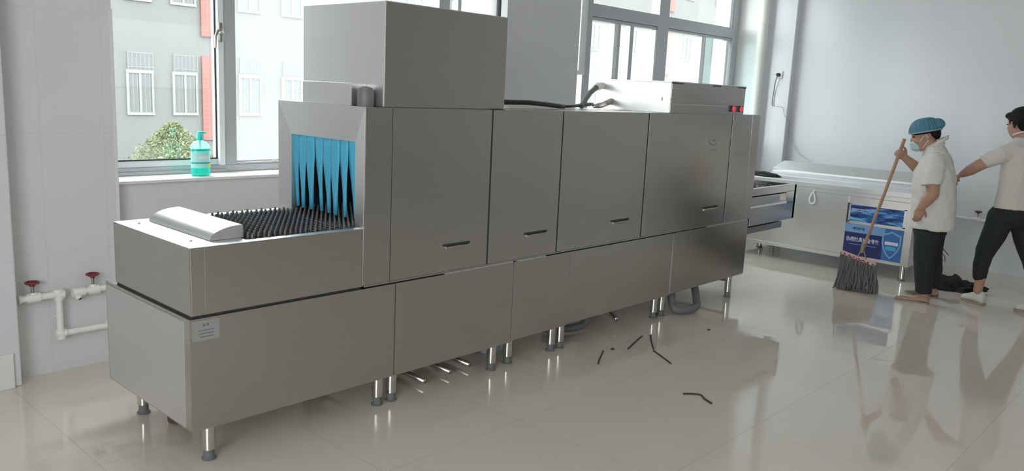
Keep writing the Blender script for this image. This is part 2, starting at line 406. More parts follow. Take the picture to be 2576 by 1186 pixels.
# ------------------------------------------------------------------ conveyor dishwasher
H0, H1, H2, HT = .170, .625, .900, 1.444
LD, TD, HD = .798, .7214, .707
dw = empty('conveyor_dishwasher', (0, 0, 0), label='long stainless steel conveyor dishwasher with cyan curtain and spiked belt', cat='dishwasher')
mods = [(-.013, .990, .168), (.990, 1.812, .168), (1.812, 2.302, .176), (2.302, 3.437, .182), (3.437, 4.531, .190)]
for i, (a, b, z0) in enumerate(mods):
    c = box('base_cabinet', a+(.0015 if i else 0), b-.0015, -.004, LD, z0, H1, M['steel'], dw, .0015)
boxes('end_panel', [(-.0165, -.0125, .042, LD-.015, .176, .612)], M['steel_lit'], dw, .001)
for a, b, y in ((1.83, 2.07, -.012), (1.30, 1.80, -.008), (3.9, 4.5, -.010)): box('ledge', a, b, y, .01, .626, .632, M['steel_bright'], dw)
# legs
legpos = [(.094, .076), (.965, .09), (1.050, .09), (1.752, .08), (1.905, .10), (2.276, .09), (2.362, .09), (3.417, .10), (3.515, .10), (4.43, .065)]
def make_leg(x, y, top):
    bm = NB(); lathe(bm, [(.027, .045), (.027, top)], (x, y, 0), 16)
    l = obj('leg', bm, M['chrome'], dw, True, 40)
    bm = NB(); lathe(bm, [(.028, 0), (.030, .006), (.022, .012), (.021, .05)], (x, y, 0), 16)
    f_ = obj('leveller_foot', bm, M['foot'], l, True, 40)
for x, y in legpos:
    make_leg(x, y, .2)
    make_leg(x, .70, .2)
# under-frame rails between the legs
for x0, x1 in ((.094, .965), (1.05, 1.752), (2.362, 3.417), (3.515, 4.43)):
    boxes('frame_rail', [(x0-.015, x0+.015, .09, .70, .125, .15), (x1-.015, x1+.015, .09, .70, .125, .15)], M['chrome'], dw)
# feed table
bm = NB()
bx(bm, 0, .06, .006, TD, .632, H2, .004); bx(bm, .055, .804, .006, .045, .632, H2, .004)
bx(bm, .055, .804, .675, TD, .632, H2, .004); bx(bm, .05, .804, .04, .68, .632, .80)
bx(bm, .05, .262, .04, .68, .80, H2-.0005)
ft = obj('feed_table', bm, M['steel'], dw)
boxes('rolled_rim', [(0, .804, .006, .047, H2, H2+.003), (0, .26, .047, .68, H2, H2+.002), (0, .804, .68, TD, H2, H2+.003)], M['steel_bright'], ft, .001)
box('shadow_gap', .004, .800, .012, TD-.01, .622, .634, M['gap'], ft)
# curved belt guard
bm = NB()
prof = [(.128+.138*(1-math.cos(t*PI/2)), .903+.054*math.sin(t*PI/2)) for t in [i/12 for i in range(0, 13)]]
prof = prof+[(.272, .950), (.272, .903)]
prism(bm, [(x, .10, z) for x, z in prof], (0, .555, 0))
obj('belt_guard', bm, M['steel_bright'], dw, True, 35)
bm = NB()
for yy in (.62, .14): lathe(bm, [(.006, 0), (.004, .004)], (.07, yy, H2+.002), 10)
obj('bolt', bm, M['steel_dark'], dw)
# conveyor
cb = box('conveyor_belt', .262, 1.25, .05, .672, .845, .872, M['belt'], dw)
def rods(x0, n, y0, y1, zt, par, dx=.05, dy=.047):
    first = None
    for mode in (0, 1):
        bm = NB(); lathe(bm, [(.007, y0-.002), (.007, y1+.002)], (0, 0, 0), 8, 'y')
        y = y0+.012+(dy/2 if mode else 0)
        while y < y1-.005:
            lathe(bm, [(.0085, 0), (.0065, .028), (.0055, zt-.004), (.003, zt)], (0, y, 0), 8); y += dy
        first = (first or [])+[obj('finger_rod', bm, M['finger'], par, True, 50)]
    for i in range(n):
        if i < 2: o = first[i]
        else:
            o = first[i % 2].copy(); COL.objects.link(o); o.parent = par
        o.location = (x0+i*dx, 0, .876)
rods(.295, 24, .055, .665, .046, dw, .0375, .036)
# hood
HX0, HX1 = .804, 4.5675
oy0, oy1, oz0, oz1 = .087, .608, .885, 1.285
bm = NB()
bx(bm, HX0+.03, HX1, .010, .03, .632, HT-.002)                # front backing plate
bx(bm, HX0+.03, HX1, HD-.015, HD, .632, HT-.002)              # rear
bx(bm, HX0+.03, HX1, .010, HD, HT-.012, HT)                    # top
bx(bm, HX0+.03, 4.3, .012, HD, .628, .70)                      # floor
hood = obj('hood', bm, M['steel'], dw)
# sloping picture-frame end with the opening
bm = NB()
O = [(HX0, .006, .634), (HX0, HD, .634), (HX0, HD, HT), (HX0, .006, HT)]
I = [(HX0+.012, oy0, oz0), (HX0+.012, oy1, oz0), (HX0+.012, oy1, oz1), (HX0+.012, oy0, oz1)]
B = [(HX0+.05, oy0, oz0), (HX0+.05, oy1, oz0), (HX0+.05, oy1, oz1), (HX0+.05, oy0, oz1)]
OB = [(HX0+.05, y, z) for x, y, z in O]
vo, vi, vb, vob = [[bm.verts.new(p) for p in q] for q in (O, I, B, OB)]
for i in range(4):
    j = (i+1) % 4
    bm.faces.new((vo[i], vo[j], vi[j], vi[i])); bm.faces.new((vi[i], vi[j], vb[j], vb[i])); bm.faces.new((vb[i], vb[j], vob[j], vob[i])); bm.faces.new((vob[i], vob[j], vo[j], vo[i]))
obj('entry_frame', bm, M['steel_lit'], dw)
# tunnel lining
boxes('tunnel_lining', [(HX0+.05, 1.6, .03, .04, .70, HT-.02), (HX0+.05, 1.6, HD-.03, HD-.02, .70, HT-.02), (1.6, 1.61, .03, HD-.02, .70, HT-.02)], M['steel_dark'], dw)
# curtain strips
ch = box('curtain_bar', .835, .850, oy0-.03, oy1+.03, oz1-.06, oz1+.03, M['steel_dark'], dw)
ns = 8; wd = (oy1-oy0+.02)/ns
for k in range(ns):
    yc = oy0-.005+wd*(k+.5); bm = NB()
    zz = [1.32, 1.25, 1.19, 1.13, 1.06, .99, .93]; ww_ = [.5, .5, .5, .40, .29, .19, .10]
    tw = .25*math.sin(k*2.1)
    rowsv = []
    for z, w_ in zip(zz, ww_):
        t = (1.3-z)/.4
        hw = w_*wd; dxx = .010*t*math.cos(k*1.7)
        rowsv.append([bm.verts.new((.828+dxx+s*hw*tw*t-.004+.02*t*t*abs(s), yc+s*hw, z)) for s in (-1, -.33, .33, 1)])
    for a, b in zip(rowsv, rowsv[1:]):
        for i in range(3): bm.faces.new((a[i], a[i+1], b[i+1], b[i]))
    o = obj('curtain_strip', bm, M['curtain'], dw, True)
    sm = o.modifiers.new('thickness', 'SOLIDIFY'); sm.thickness = .003
# front skin: fixed panels and lift doors with dark seams between
seams = [.806, .955, 1.601, 2.168, 3.028, 4.129, 4.440, 4.5675]
names_ = ['hood_panel', 'lift_door', 'lift_door', 'lift_door', 'lift_door', 'hood_panel', 'hood_panel']
gaps = [0, .0015, .006, .006, .007, .007, .003, 0]
handles = {1: (1.285, 1.470), 2: (1.885, 2.075), 3: (2.690, 2.880), 4: (3.795, 4.015)}
for i, nm in enumerate(names_):
    a, b = seams[i]+gaps[i], seams[i+1]-gaps[i+1]
    d = box(nm, a, b, -.002, .0105, .640 if nm == 'lift_door' else .634, HT-.002, M['steel'], dw, .0008)
    if i in handles:
        h0, h1 = handles[i]
        bm = NB(); bx(bm, h0, h1, -.006, -.0015, .768, .779, .002)
        hs = obj('handle_slot', bm, M['gap'], d)
        bm = NB(); prism(bm, [(h0+.02, -.002, .768), (h0+.02, -.012, .760), (h0+.02, -.010, .752), (h0+.02, -.002, .752)], (h1-h0-.03, 0, 0))
        obj('handle_lip', bm, M['steel'], d)
for x in (1.604, 2.170, 3.031, 4.133): box('seam', x-.0062, x+.0062, -.0012, .0104, .64, HT-.004, M['gap'], dw)
boxes('lower_trim', [(.806, 4.5675, -.005, .011, .632, .640)], M['steel'], dw, .001)
# round emblem with arcs and a faint caption engraved on the last door
M['etch'] = mat('etched_grey', (.20, .20, .20), .5, .6)
M['etch2'] = mat('etched_light_grey', (.34, .34, .33), .5, .6)
cx, cz = 3.87, 1.27
bm = NB()
def arc(bm, cx, cz, r, a0, a1, th, y=-.0026, n=24):
    for k in range(n):
        t0 = a0+(a1-a0)*k/n; t1 = a0+(a1-a0)*(k+1)/n
        f = lambda t: math.sin(PI*(t-a0)/(a1-a0))*.7+.3
        q = [(r-th*f(t0), t0), (r, t0), (r, t1), (r-th*f(t1), t1)]
        vs = [bm.verts.new((cx+rr_*math.cos(t)*1.25, y, cz+rr_*math.sin(t))) for rr_, t in q]; bm.faces.new(vs)
arc(bm, cx, cz, .052, math.radians(175), math.radians(335), .012)
arc(bm, cx+.005, cz+.004, .026, math.radians(200), math.radians(340), .009)
obj('round_emblem', bm, M['etch2'], dw)
bm = NB(); rr = random.Random(1)
for k in range(4): bx(bm, cx-.045+k*.026, cx-.028+k*.026, -.0028, -.0022, cz-.085, cz-.073)
obj('caption_marks', bm, M['etch2'], dw)
# rating label on first base cabinet
M['label'] = mat('silver_label', (.40, .41, .41), .35, .5)
lb = box('rating_label', -.004, .108, -.0052, -.0040, .535, .616, M['label'], dw)
bm = NB()
for xx, zz in ((.045, .597), (.060, .598)): bx(bm, xx-.004, xx+.004, -.0058, -.0051, zz-.005, zz+.005)
for k in range(3): bx(bm, .02+.004*k, .085, -.0056, -.0051, .575-k*.013, .578-k*.013)
obj('label_print', bm, M['etch'], lb)
# exhaust box on the roof
XB0, XB1, HB = .906, 1.6885, 1.907
eb = box('exhaust_box', XB0, XB1, .008, .645, HT+.001, HB, M['steel_lit'], dw, .004)
boxes('front_cover', [(XB0+.004, XB1-.004, .003, .009, HT+.006, HB-.004)], M['steel'], eb, .001)
box('bottom_slot', 1.60, 1.69, .001, .006, HT-.004, HT+.002, M['gap'], eb)
fbx = box('fan_housing', .822, XB0, .132, .520, HT, 1.545, M['steel_lit'], dw, .003)
bm = NB(); lathe(bm, [(.007, -.004), (.004, 0)], (.862, .132, 1.50), 10, 'y'); obj('screw', bm, M['chrome'], fbx)
bm = NB(); lathe(bm, [(.036, 0), (.038, .01), (.038, .065), (.030, .082), (.012, .088)], (.862, .078, HT), 18)
obj('fan_motor', bm, M['foot'], dw, True, 40)
# control box
cbx = box('control_box', 3.26, 4.283, 0, .58, HT, 1.645, M['steel_lit'], dw, .003)
boxes('control_front', [(3.264, 4.279, -.004, .002, 1.535, 1.64), (3.264, 4.279, -.004, .002, 1.505, 1.532), (3.264, 4.279, -.004, .002, 1.448, 1.50)], M['steel'], cbx, .001)
box('lid', 3.256, 4.287, -.006, .584, 1.643, 1.651, M['steel_bright'], cbx, .002)
for a, b in ((3.262, 3.40), (3.80, 3.90), (4.17, 4.28)): box('lid_slot', a, b, -.0075, 0, 1.636, 1.642, M['gap'], cbx)
bm = NB(); lathe(bm, [(.012, -.006), (.010, 0)], (3.26, .075, 1.535), 14, 'x'); obj('screw', bm, M['chrome'], cbx)
M['lamp_red'] = bpy.data.materials.new('lit_red_button'); M['lamp_red'].use_nodes = True
pr = M['lamp_red'].node_tree.nodes['Principled BSDF']; pr.inputs['Base Color'].default_value = (.6, .03, .06, 1)
pr.inputs['Emission Color'].default_value = (1, .06, .12, 1); pr.inputs['Emission Strength'].default_value = .06
for x in (4.105, 4.222):
    s = box('switch', x-.042, x+.034, -.012, -.002, 1.463, 1.507, M['rubber'], cbx, .003)
    bm = NB(); lathe(bm, [(.019, -.018), (.021, -.012)], (x, 0, 1.485), 16, 'y'); obj('red_light', bm, M['lamp_red'], s, True, 40)
# cables on the roof
bm = NB(); tube(bm, [(1.69, .30, 1.515), (1.80, .30, 1.49), (1.95, .30, 1.476), (2.20, .30, 1.478), (2.38, .31, 1.470), (2.52, .33, 1.462), (2.58, .34, 1.46)], .015, 10)
hc = obj('power_cable', bm, M['rubber'], dw, True)
bm = NB(); tube(bm, [(2.55, .335, 1.458), (2.70, .37, 1.462), (2.85, .42, 1.468), (3.0, .46, 1.475), (3.08, .50, 1.476)], [.007, .009, .011, .012, .012], 10)
obj('thin_cable', bm, M['rubber'], dw, True)
bm = NB(); tube(bm, [(2.86, .42, 1.462), (2.96, .47, 1.505), (3.06, .51, 1.55), (3.17, .54, 1.592)], .018, 12)
obj('conduit', bm, M['greyhose'], dw, True)
bm = NB(); tube(bm, [(3.165, .54, 1.590), (3.20, .55, 1.600), (3.262, .56, 1.605)], [.024, .026, .022], 12); tube(bm, [(3.19, .546, 1.598), (3.205, .549, 1.602)], .030, 6)
obj('cable_gland', bm, M['pvc'], dw, True, 40)
bm = NB(); tube(bm, [(3.02, .44, 1.462), (3.12, .46, 1.470), (3.26, .48, 1.50)], [.012, .02, .024], 10)
obj('grey_sleeve', bm, M['chrome'], dw, True)
# outfeed table
OX0, OX1 = 4.5675, 5.39
bm = NB()
bx(bm, OX1-.04, OX1, .004, .69, .566, .862, .003); bx(bm, OX0, OX1, .65, .69, .566, .862, .003)
bx(bm, OX0, OX1, .03, .68, .566, .79)
bx(bm, OX0, OX1, .004, .034, .805, .862, .002); bx(bm, OX0, OX1, .004, .034, .566, .715, .002); bx(bm, 5.20, OX1, .004, .034, .71, .81)
ot = obj('outfeed_table', bm, M['steel'], dw)
box('rim', OX0, OX1, .004, .034, .862, .866, M['steel_bright'], ot); box('rim', OX0, OX1, .65, .69, .862, .866, M['steel_bright'], ot)
bm = NB(); prism(bm, [(OX0, .030, .72), (OX0, -.006, .712), (OX0, -.004, .728), (OX0, .030, .735)], (.63, 0, 0)); obj('slot_lip', bm, M['steel_bright'], ot)
box('support_bracket', OX0, 5.20, .02, .60, .50, .55, M['steel_dark'], dw, .002)
box('bracket_gap', OX0, 5.14, .05, .6, .548, .568, M['gap'], dw)
box('outfeed_belt', OX0, 5.33, .05, .64, .80, .822, M['belt'], ot)
def rods2():
    for i in range(9):
        bm = NB(); lathe(bm, [(.007, .04), (.007, .645)], (0, 0, 0), 8, 'y')
        y = .06+(.024 if i % 2 else 0)
        while y < .64: lathe(bm, [(.012, 0), (.008, .028), (.004, .05)], (0, y, 0), 6); y += .047
        o = obj('finger_rod', bm, M['finger'], dw, True, 50); o.location = (4.60+i*.05, 0, .828)
rods2()
# drain hoses under the machine
def ribbed(name, pts, r, m, par):
    bm = NB(); P = [V(p) for p in pts]; out = []
    for i in range(len(P)-1):
        p0, p1, p2, p3 = P[max(i-1, 0)], P[i], P[i+1], P[min(i+2, len(P)-1)]
        for k in range(12):
            t = k/12; out.append(.5*((2*p1)+(p2-p0)*t+(2*p0-5*p1+4*p2-p3)*t*t+(3*p1-p0-3*p2+p3)*t**3))
    out.append(P[-1]); tube(bm, out, [r*(1+.05*(i % 2)) for i in range(len(out))], 14)
    return obj(name, bm, m, par, True, 60)
ribbed('drain_hose', [(3.66, .12, .22), (3.62, .08, .10), (3.60, .03, .045), (3.70, -.01, .035), (3.84, .0, .04), (3.93, .06, .085), (3.97, .10, .14)], .028, M['greyhose'], dw)
ribbed('drain_hose', [(2.78, .25, .20), (2.80, .22, .09), (2.74, .22, .04), (2.62, .25, .035), (2.50, .35, .035)], .024, M['greyhose'], dw)
for x in (1.30, 1.50, 1.66): # pipes lying on the floor under the wash tank
    bm = NB(); tube(bm, [(x, .12+.1*(x-1.3), .03), (x+.02, .65, .03)], .014, 10); obj('floor_pipe', bm, M['chrome'], dw, True)
bm = NB(); tube(bm, [(3.0, .12, .06), (3.35, .62, .06)], .018, 10); obj('floor_pipe', bm, M['chrome'], dw, True)
bm = NB(); tube(bm, [(3.56, .30, .11), (4.30, .25, .10)], .008, 8); obj('floor_pipe', bm, M['chrome'], dw, True)
# brown clay-coloured drain cup under the first cabinet
M['brown'] = mat('brown_plastic', (.10, .065, .045), .5, nz=.2)
bm = NB(); lathe(bm, [(.025, 0), (.045, .01), (.055, .09), (.05, .10)], (.165, .50, 0), 18)
tag(obj('drain_cup', bm, M['brown'], None, True, 40), 'small brown cup on the floor under the near end of the dishwasher', 'cup')
# crumpled pale plastic under the third cabinet
bm = NB(); bmesh.ops.create_icosphere(bm, subdivisions=4, radius=1)
for v in bm.verts:
    n = mn.noise(v.co*2.2)*.45+mn.noise(v.co*6)*.15; v.co = v.co*(1+n); v.co = V((v.co.x*.11, v.co.y*.06, max(v.co.z, -.55)*.04+.022)); v.co += V((2.02, .33, 0))
tag(obj('plastic_bag', bm, mat('pale_crumpled_plastic', (.55, .56, .62), .3), None, True), 'crumpled pale plastic bag on floor beneath the dishwasher', 'bag')

# hanging dark pole behind the exhaust box
bm = NB(); lathe(bm, [(.016, 0), (.016, HC)], (2.50, .86, 0), 12)
for z in (1.46,): lathe(bm, [(.03, z-.015), (.03, z)], (2.50, .86, 0), 12)
tag(obj('supply_conduit', bm, mat('dark_conduit', (.09, .10, .11), .5), None, True, 40), 'dark vertical conduit rising behind the exhaust box to the ceiling', 'conduit')

# ------------------------------------------------------------------ bottle on the sill
BX, BY = .868, 1.665
M['pet'] = glassmat('aqua_bottle_plastic', milky=.25, tint=(.70, .96, .93), gloss=.08)
m, t, p = newmat('aqua_detergent'); p.inputs['Base Color'].default_value = (.02, .75, .66, 1); p.inputs['Roughness'].default_value = .15
tl = t.nodes.new('ShaderNodeBsdfTranslucent'); tl.inputs[0].default_value = (.05, .95, .82, 1)
mx = t.nodes.new('ShaderNodeMixShader'); mx.inputs[0].default_value = .6
t.links.new(p.outputs[0], mx.inputs[1]); t.links.new(tl.outputs[0], mx.inputs[2]); t.links.new(mx.outputs[0], t.nodes['Material Output'].inputs[0])
M['liquid'] = m
bot = empty('detergent_bottle', (BX, BY, SILL), label='turquoise pump bottle of detergent standing on the window sill', cat='bottle')
def ov(prof, n=32):   # oval body rings
    return [((0, 0, z), V((1, 0, 0))*r, V((0, 1, 0))*r*.62) for r, z in prof]
bm = NB(); loft(bm, ov([(.050, 0), (.057, .006), (.058, .02), (.056, .10), (.058, .165), (.054, .182), (.040, .198), (.018, .206), (.014, .212)]), 32)
obj('bottle_body', bm, M['pet'], bot, True, 60)
bm = NB(); loft(bm, ov([(.048, .003), (.055, .008), (.056, .02), (.054, .10), (.056, .150), (.055, .158)]), 32)
obj('detergent', bm, M['liquid'], bot, True, 60)
def wrap(bm, r, z0, z1, a0, a1, n=20):
    A = [[bm.verts.new((r*math.cos(a0+(a1-a0)*k/n), r*.64*math.sin(a0+(a1-a0)*k/n), z)) for k in range(n+1)] for z in (z0, z1)]
    for k in range(n): bm.faces.new((A[0][k], A[0][k+1], A[1][k+1], A[1][k]))
M['lab_w'] = mat('pale_aqua_label', (.45, .85, .80), .4); M['lab_t'] = mat('teal_label_swoosh', (.03, .50, .48), .4); M['lab_y'] = mat('lemon_label_motif', (.55, .80, .25), .4)
bm = NB(); wrap(bm, .0592, .048, .140, PI*1.02, PI*1.98); lab = obj('label', bm, M['lab_w'], bot, True)
bm = NB(); wrap(bm, .0598, .148, .158, PI, 2*PI); wrap(bm, .0598, .072, .082, PI*1.05, PI*1.95); obj('swoosh', bm, M['lab_t'], lab, True)
bm = NB(); wrap(bm, .0602, .052, .070, PI*1.62, PI*1.85, 8); obj('lemon_motif', bm, M['lab_y'], lab, True)
bm = NB(); wrap(bm, .0602, .100, .118, PI*1.35, PI*1.65, 8); obj('name_patch', bm, M['paint_w'], lab, True)
M['pump'] = mat('turquoise_pump', (.01, .68, .62), .3)
bm = NB(); lathe(bm, [(.017, .208), (.018, .212), (.018, .240), (.014, .246), (.014, .258)], (0, 0, 0), 20); lathe(bm, [(.005, .03), (.005, .21)], (0, 0, 0), 8)
tube(bm, [(0, 0, .252), (.02, -.004, .253), (.034, -.007, .248)], [.009, .006, .004], 10)
obj('pump', bm, M['pump'], bot, True, 40)

# ------------------------------------------------------------------ water valves and pipes on the walls
def valve_handle(par, c, r=.028):
    bm = NB(); lathe(bm, [(.008, -.055), (.008, 0)], c, 10); o = obj('stem', bm, M['brass'], par, True, 40)
    bm = NB(); x, y, z = c
    pts = [(x+r*math.cos(a), y+r*math.sin(a), z+.004) for a in [k*PI/8 for k in range(17)]]
    tube(bm, pts, .006, 8, cap=False)
    for k in range(4):
        a = k*PI/2+.3; tube(bm, [(x, y, z-.012), (x+r*math.cos(a), y+r*math.sin(a), z+.003)], .005, 6)
    lathe(bm, [(.012, -.016), (.009, .002)], c, 10)
    return obj('valve_wheel', bm, M['red'], par, True, 50)
pv = empty('water_pipe', (-.02, PY, 0), label='white water pipe with red valve stepping down the pier, left of the other valve', cat='pipe')
def T(par, P): return [V(p)-par.location for p in P]
bm = NB(); yv = PY-.045
tube(bm, T(pv, [(-.175, yv, .418), (.025, yv, .418)]), .017, 14)
tube(bm, T(pv, [(.005, yv, .434), (.005, yv, .20)]), .0165, 14)
tube(bm, T(pv, [(-.01, yv, .212), (.42, yv, .212)]), .0165, 14)
for P, r in (([(.005, yv, .39), (.005, yv, .445)], .023), ([(-.02, yv, .418), (.03, yv, .418)], .023), ([(.005, yv, .185), (.005, yv, .235)], .023), ([(-.02, yv, .212), (.03, yv, .212)], .022), ([(-.14, yv, .418), (-.08, yv, .418)], .024), ([(-.178, yv, .418), (-.165, yv, .418)], .022)):
    tube(bm, T(pv, P), r, 14)
tube(bm, T(pv, [(-.11, yv, .418), (-.11, yv, .445)]), [.02, .014], 12)
obj('pipe_run', bm, M['pvc'], pv, True, 40)
valve_handle(pv, V((-.112, yv, .492))-pv.location)
bm = NB()
for x, z in ((.005, .30), (.25, .212)): bx(bm, x-.012+.02, x+.012+.02, -.045, 0, z-.01, z+.01)
obj('pipe_clip', bm, M['pvc'], pv)
p2 = empty('water_pipe', (.17, PY, 0), label='short white water pipe with red valve and outlet, partly behind the dishwasher end', cat='pipe')
bm = NB(); tube(bm, T(p2, [(.075, yv, .415), (.42, yv, .425)]), .017, 14)
tube(bm, T(p2, [(.07, yv, .415), (.13, yv, .416)]), .023, 14); tube(bm, T(p2, [(.15, yv, .417), (.20, yv, .418)]), .024, 14)
tube(bm, T(p2, [(.172, yv, .42), (.172, yv, .448)]), [.02, .014], 12); tube(bm, T(p2, [(.085, yv, .415), (.10, yv-.01, .385)]), [.02, .014], 12)
bx(bm, .10, .13, -.05, 0, .40, .425)
obj('pipe_run', bm, M['pvc'], p2, True, 40)
valve_handle(p2, V((.172, yv, .497))-p2.location)
bm = NB(); lathe(bm, [(.009, -.005), (.009, .001)], V((.118, PY-.002, .372))-p2.location, 12, 'y'); obj('wall_hole', bm, M['gap'], p2)
p3 = empty('water_pipe', (RX1, -.95, 0), label='white horizontal water pipe with pink valve on the right wall between the two people', cat='pipe')
xv = RX1-.045
bm = NB(); tube(bm, T(p3, [(xv, .40, .525), (xv, -1.08, .497)]), .016, 12); tube(bm, T(p3, [(xv, -.90, .503), (xv, -.96, .502)]), .024, 12); tube(bm, T(p3, [(xv, -.932, .503), (xv, -.932, .53)]), [.02, .014], 10)
tube(bm, T(p3, [(xv, -1.03, .498), (xv, -1.09, .497)]), .023, 12); bx(bm, -.05, 0, -.06, -.03, .49, .515)
obj('pipe_run', bm, M['pvc'], p3, True, 40)
vw = valve_handle(p3, V((xv, -.932, .578))-p3.location)
# soil pipe in the corner
bm = NB(); lathe(bm, [(.055, 0), (.055, HC)], (7.375, 1.44, 0), 28)
for z in (1.0, 2.4): lathe(bm, [(.061, z), (.061, z+.05)], (7.375, 1.44, 0), 28)
tag(obj('corner_pipe', bm, M['pvc'], None, True, 40), 'tall white round pipe running up the far room corner', 'pipe')
# socket and its loose wires
so = empty('wall_socket', (7.455, 1.235, 1.85), label='small wall socket with black plug on the corner pillar', cat='socket')
box('socket_plate', -.008, .006, -.043, .043, -.043, .043, M['paint_w'], so, .003)
bm = NB(); lathe(bm, [(.016, -.05), (.02, -.04), (.02, -.008)], (0, 0, 0), 14, 'x'); obj('plug', bm, M['rubber'], so, True, 40)
def wire(name, pts, r, m, label, **k):
    bm = NB(); P = [V(p) for p in pts]; out = []
    for i in range(len(P)-1):
        p0, p1, p2_, p3_ = P[max(i-1, 0)], P[i], P[i+1], P[min(i+2, len(P)-1)]
        for q in range(8):
            t = q/8; out.append(.5*((2*p1)+(p2_-p0)*t+(2*p0-5*p1+4*p2_-p3_)*t*t+(3*p1-p0-3*p2_+p3_)*t**3))
    out.append(P[-1]); tube(bm, out, r, 8)
    return tag(obj(name, bm, m, k.get('parent'), True), label, k.get('cat', 'cable') if label else None, k.get('group'))
M['wire'] = mat('grey_wire', (.22, .23, .24), .5); M['wire_l'] = mat('pale_wire', (.50, .51, .53), .5)
wire('power_cord', [(7.42, 1.235, 1.84), (7.42, 1.255, 1.76), (7.44, 1.27, 1.66), (7.44, 1.275, 1.53), (7.44, 1.26, 1.50)], .006, M['wire'], 'dark cord hanging straight from the wall socket plug')
wire('loose_wire', [(7.445, 1.22, 1.50), (7.44, 1.15, 1.49), (7.44, 1.11, 1.40), (7.53, 1.085, 1.33), (7.53, 1.08, 1.20), (7.54, 1.0, 1.05), (7.54, .93, .98), (7.54, .84, .93), (7.5, .75, .86)], .0035, M['wire_l'], 'thin pale wire sagging down the wall to the cooker back')

# ------------------------------------------------------------------ stainless cooker range along the right wall
ck = empty('cooker_range', (6.30, .18, 0), label='long stainless steel cooker range with blue posters along the right wall', cat='cooker')
def K(name, L, m, par=None, bev=0):
    bm = NB()
    for b in L: bx(bm, b[0]-6.30, b[1]-6.30, b[2]-.18, b[3]-.18, b[4], b[5], bev)
    return obj(name, bm, m, par or ck)
KY0, KY1, KX1 = -.705, .985, 7.16
K('cabinet_body', [(6.31, KX1, KY0+.005, KY1, .135, .74)], M['steel_cook'])
K('front_panel', [(6.298, 6.312, -.118, KY1-.01, .165, .715)], M['steel_cook'], None, .002)
K('kick_rail', [(6.30, 6.33, -.14, KY1, .125, .160)], M['steel_cook'], None, .003)
wt = K('worktop', [(6.285, KX1, KY0-.005, KY1+.01, .755, .803)], M['steel_bright'], None, .004)
K('front_rail', [(6.295, 6.32, KY0, KY1, .718, .756)], M['steel_cook'], wt, .002)
bm = NB(); prism(bm, [(V(p)-V((6.30, .18, 0))) for p in ((6.98, KY1+.01, .803), (7.02, KY1+.01, .82), (7.02, KY1+.01, .838), (7.13, KY1-.06, .925), (KX1, KY1-.06, .925), (KX1, KY1+.01, .803))], (0, KY0-KY1, 0))
obj('splashback', bm, M['steel_bright'], ck)
K('splash_ridge', [(6.66, 6.69, KY0, KY1, .803, .812)], M['steel_bright'], wt, .003)
K('control_column', [(6.296, 6.312, KY0, -.125, .16, .715)], M['steel_cook'], None, .002)
K('column_slot', [(6.292, 6.30, -.130, -.118, .47, .655)], M['gap'])
def kleg(x, y):
    bm = NB(); lathe(bm, [(.030, .02), (.030, .15)], (x-6.3, y-.18, 0), 14); l = obj('leg', bm, M['chrome'], ck, True, 40)
    bm = NB(); lathe(bm, [(.030, 0), (.034, .008), (.024, .025)], (x-6.3, y-.18, 0), 14); obj('leg_foot', bm, M['foot'], l, True, 40)
for x, y in ((6.34, -.655), (7.05, -.655), (7.05, .92), (6.75, .93)): kleg(x, y)
# posters
M['navy'] = mat('poster_navy', (.025, .035, .14), .3); M['mid'] = mat('poster_blue', (.05, .16, .42), .3); M['sky'] = mat('poster_light_blue', (.18, .36, .62), .3)
M['cyan'] = mat('poster_cyan', (.08, .38, .62), .3); M['white'] = mat('poster_white', (.62, .66, .75), .4); M['shield'] = mat('poster_shield_edge', (.22, .40, .62), .3)
m, t, p = newmat('poster_light_streaks'); L = t.links
tc = t.nodes.new('ShaderNodeTexCoord'); mp = t.nodes.new('ShaderNodeMapping'); mp.inputs['Scale'].default_value = (1, 3.2, 15)
n = t.nodes.new('ShaderNodeTexNoise'); n.inputs['Scale'].default_value = 2.0; n.inputs['Detail'].default_value = 2; n.inputs['Distortion'].default_value = .6
cr = t.nodes.new('ShaderNodeValToRGB'); cr.color_ramp.elements[0].position = .38; cr.color_ramp.elements[0].color = (.02, .03, .14, 1)
cr.color_ramp.elements[1].position = .66; cr.color_ramp.elements[1].color = (.20, .52, .80, 1); e = cr.color_ramp.elements.new(.52); e.color = (.03, .15, .42, 1)
L.new(tc.outputs['Object'], mp.inputs[0]); L.new(mp.outputs[0], n.inputs[0]); L.new(n.outputs['Fac'], cr.inputs[0]); L.new(cr.outputs[0], p.inputs['Base Color']); p.inputs['Roughness'].default_value = .3
M['streak'] = m
def poster(y1, y0, z0, z1, name, m):                      # y1 = left edge (larger y)
    return K(name, [(6.2895, 6.296, y0, y1, z0, z1)], m, None, 0)
po1 = poster(-.150, -.622, .490, .642, 'upper_poster', M['streak'])
K('poster_holder', [(6.290, 6.297, -.640, -.136, .642, .652), (6.290, 6.297, -.640, -.136, .480, .490), (6.290, 6.297, -.150, -.136, .48, .65), (6.290, 6.297, -.640, -.622, .48, .65)], M['steel_bright'])
po2 = poster(-.120, -.640, .168, .462, 'lower_poster', M['navy'])
K('pale_band', [(6.2885, 6.290, -.480, -.122, .385, .460)], M['sky'], po2)
K('blue_side', [(6.2887, 6.290, -.638, -.470, .170, .460)], M['mid'], po2)
bm = NB()
def shield(bm, x, yc, zc, w_, h_, dz=0):
    P = []
    for a, b in ((0, .5), (.22, .42), (.5, .36), (.5, 0), (.40, -.22), (.2, -.42), (0, -.55), (-.2, -.42), (-.40, -.22), (-.5, 0), (-.5, .36), (-.22, .42)):
        P.append((x-6.3, yc+a*w_-.18, zc+b*h_))
    prism(bm, P, (.0012, 0, 0))
shield(bm, 6.2872, -.545, .322, .165, .245); obj('shield_border', bm, M['shield'], po2)
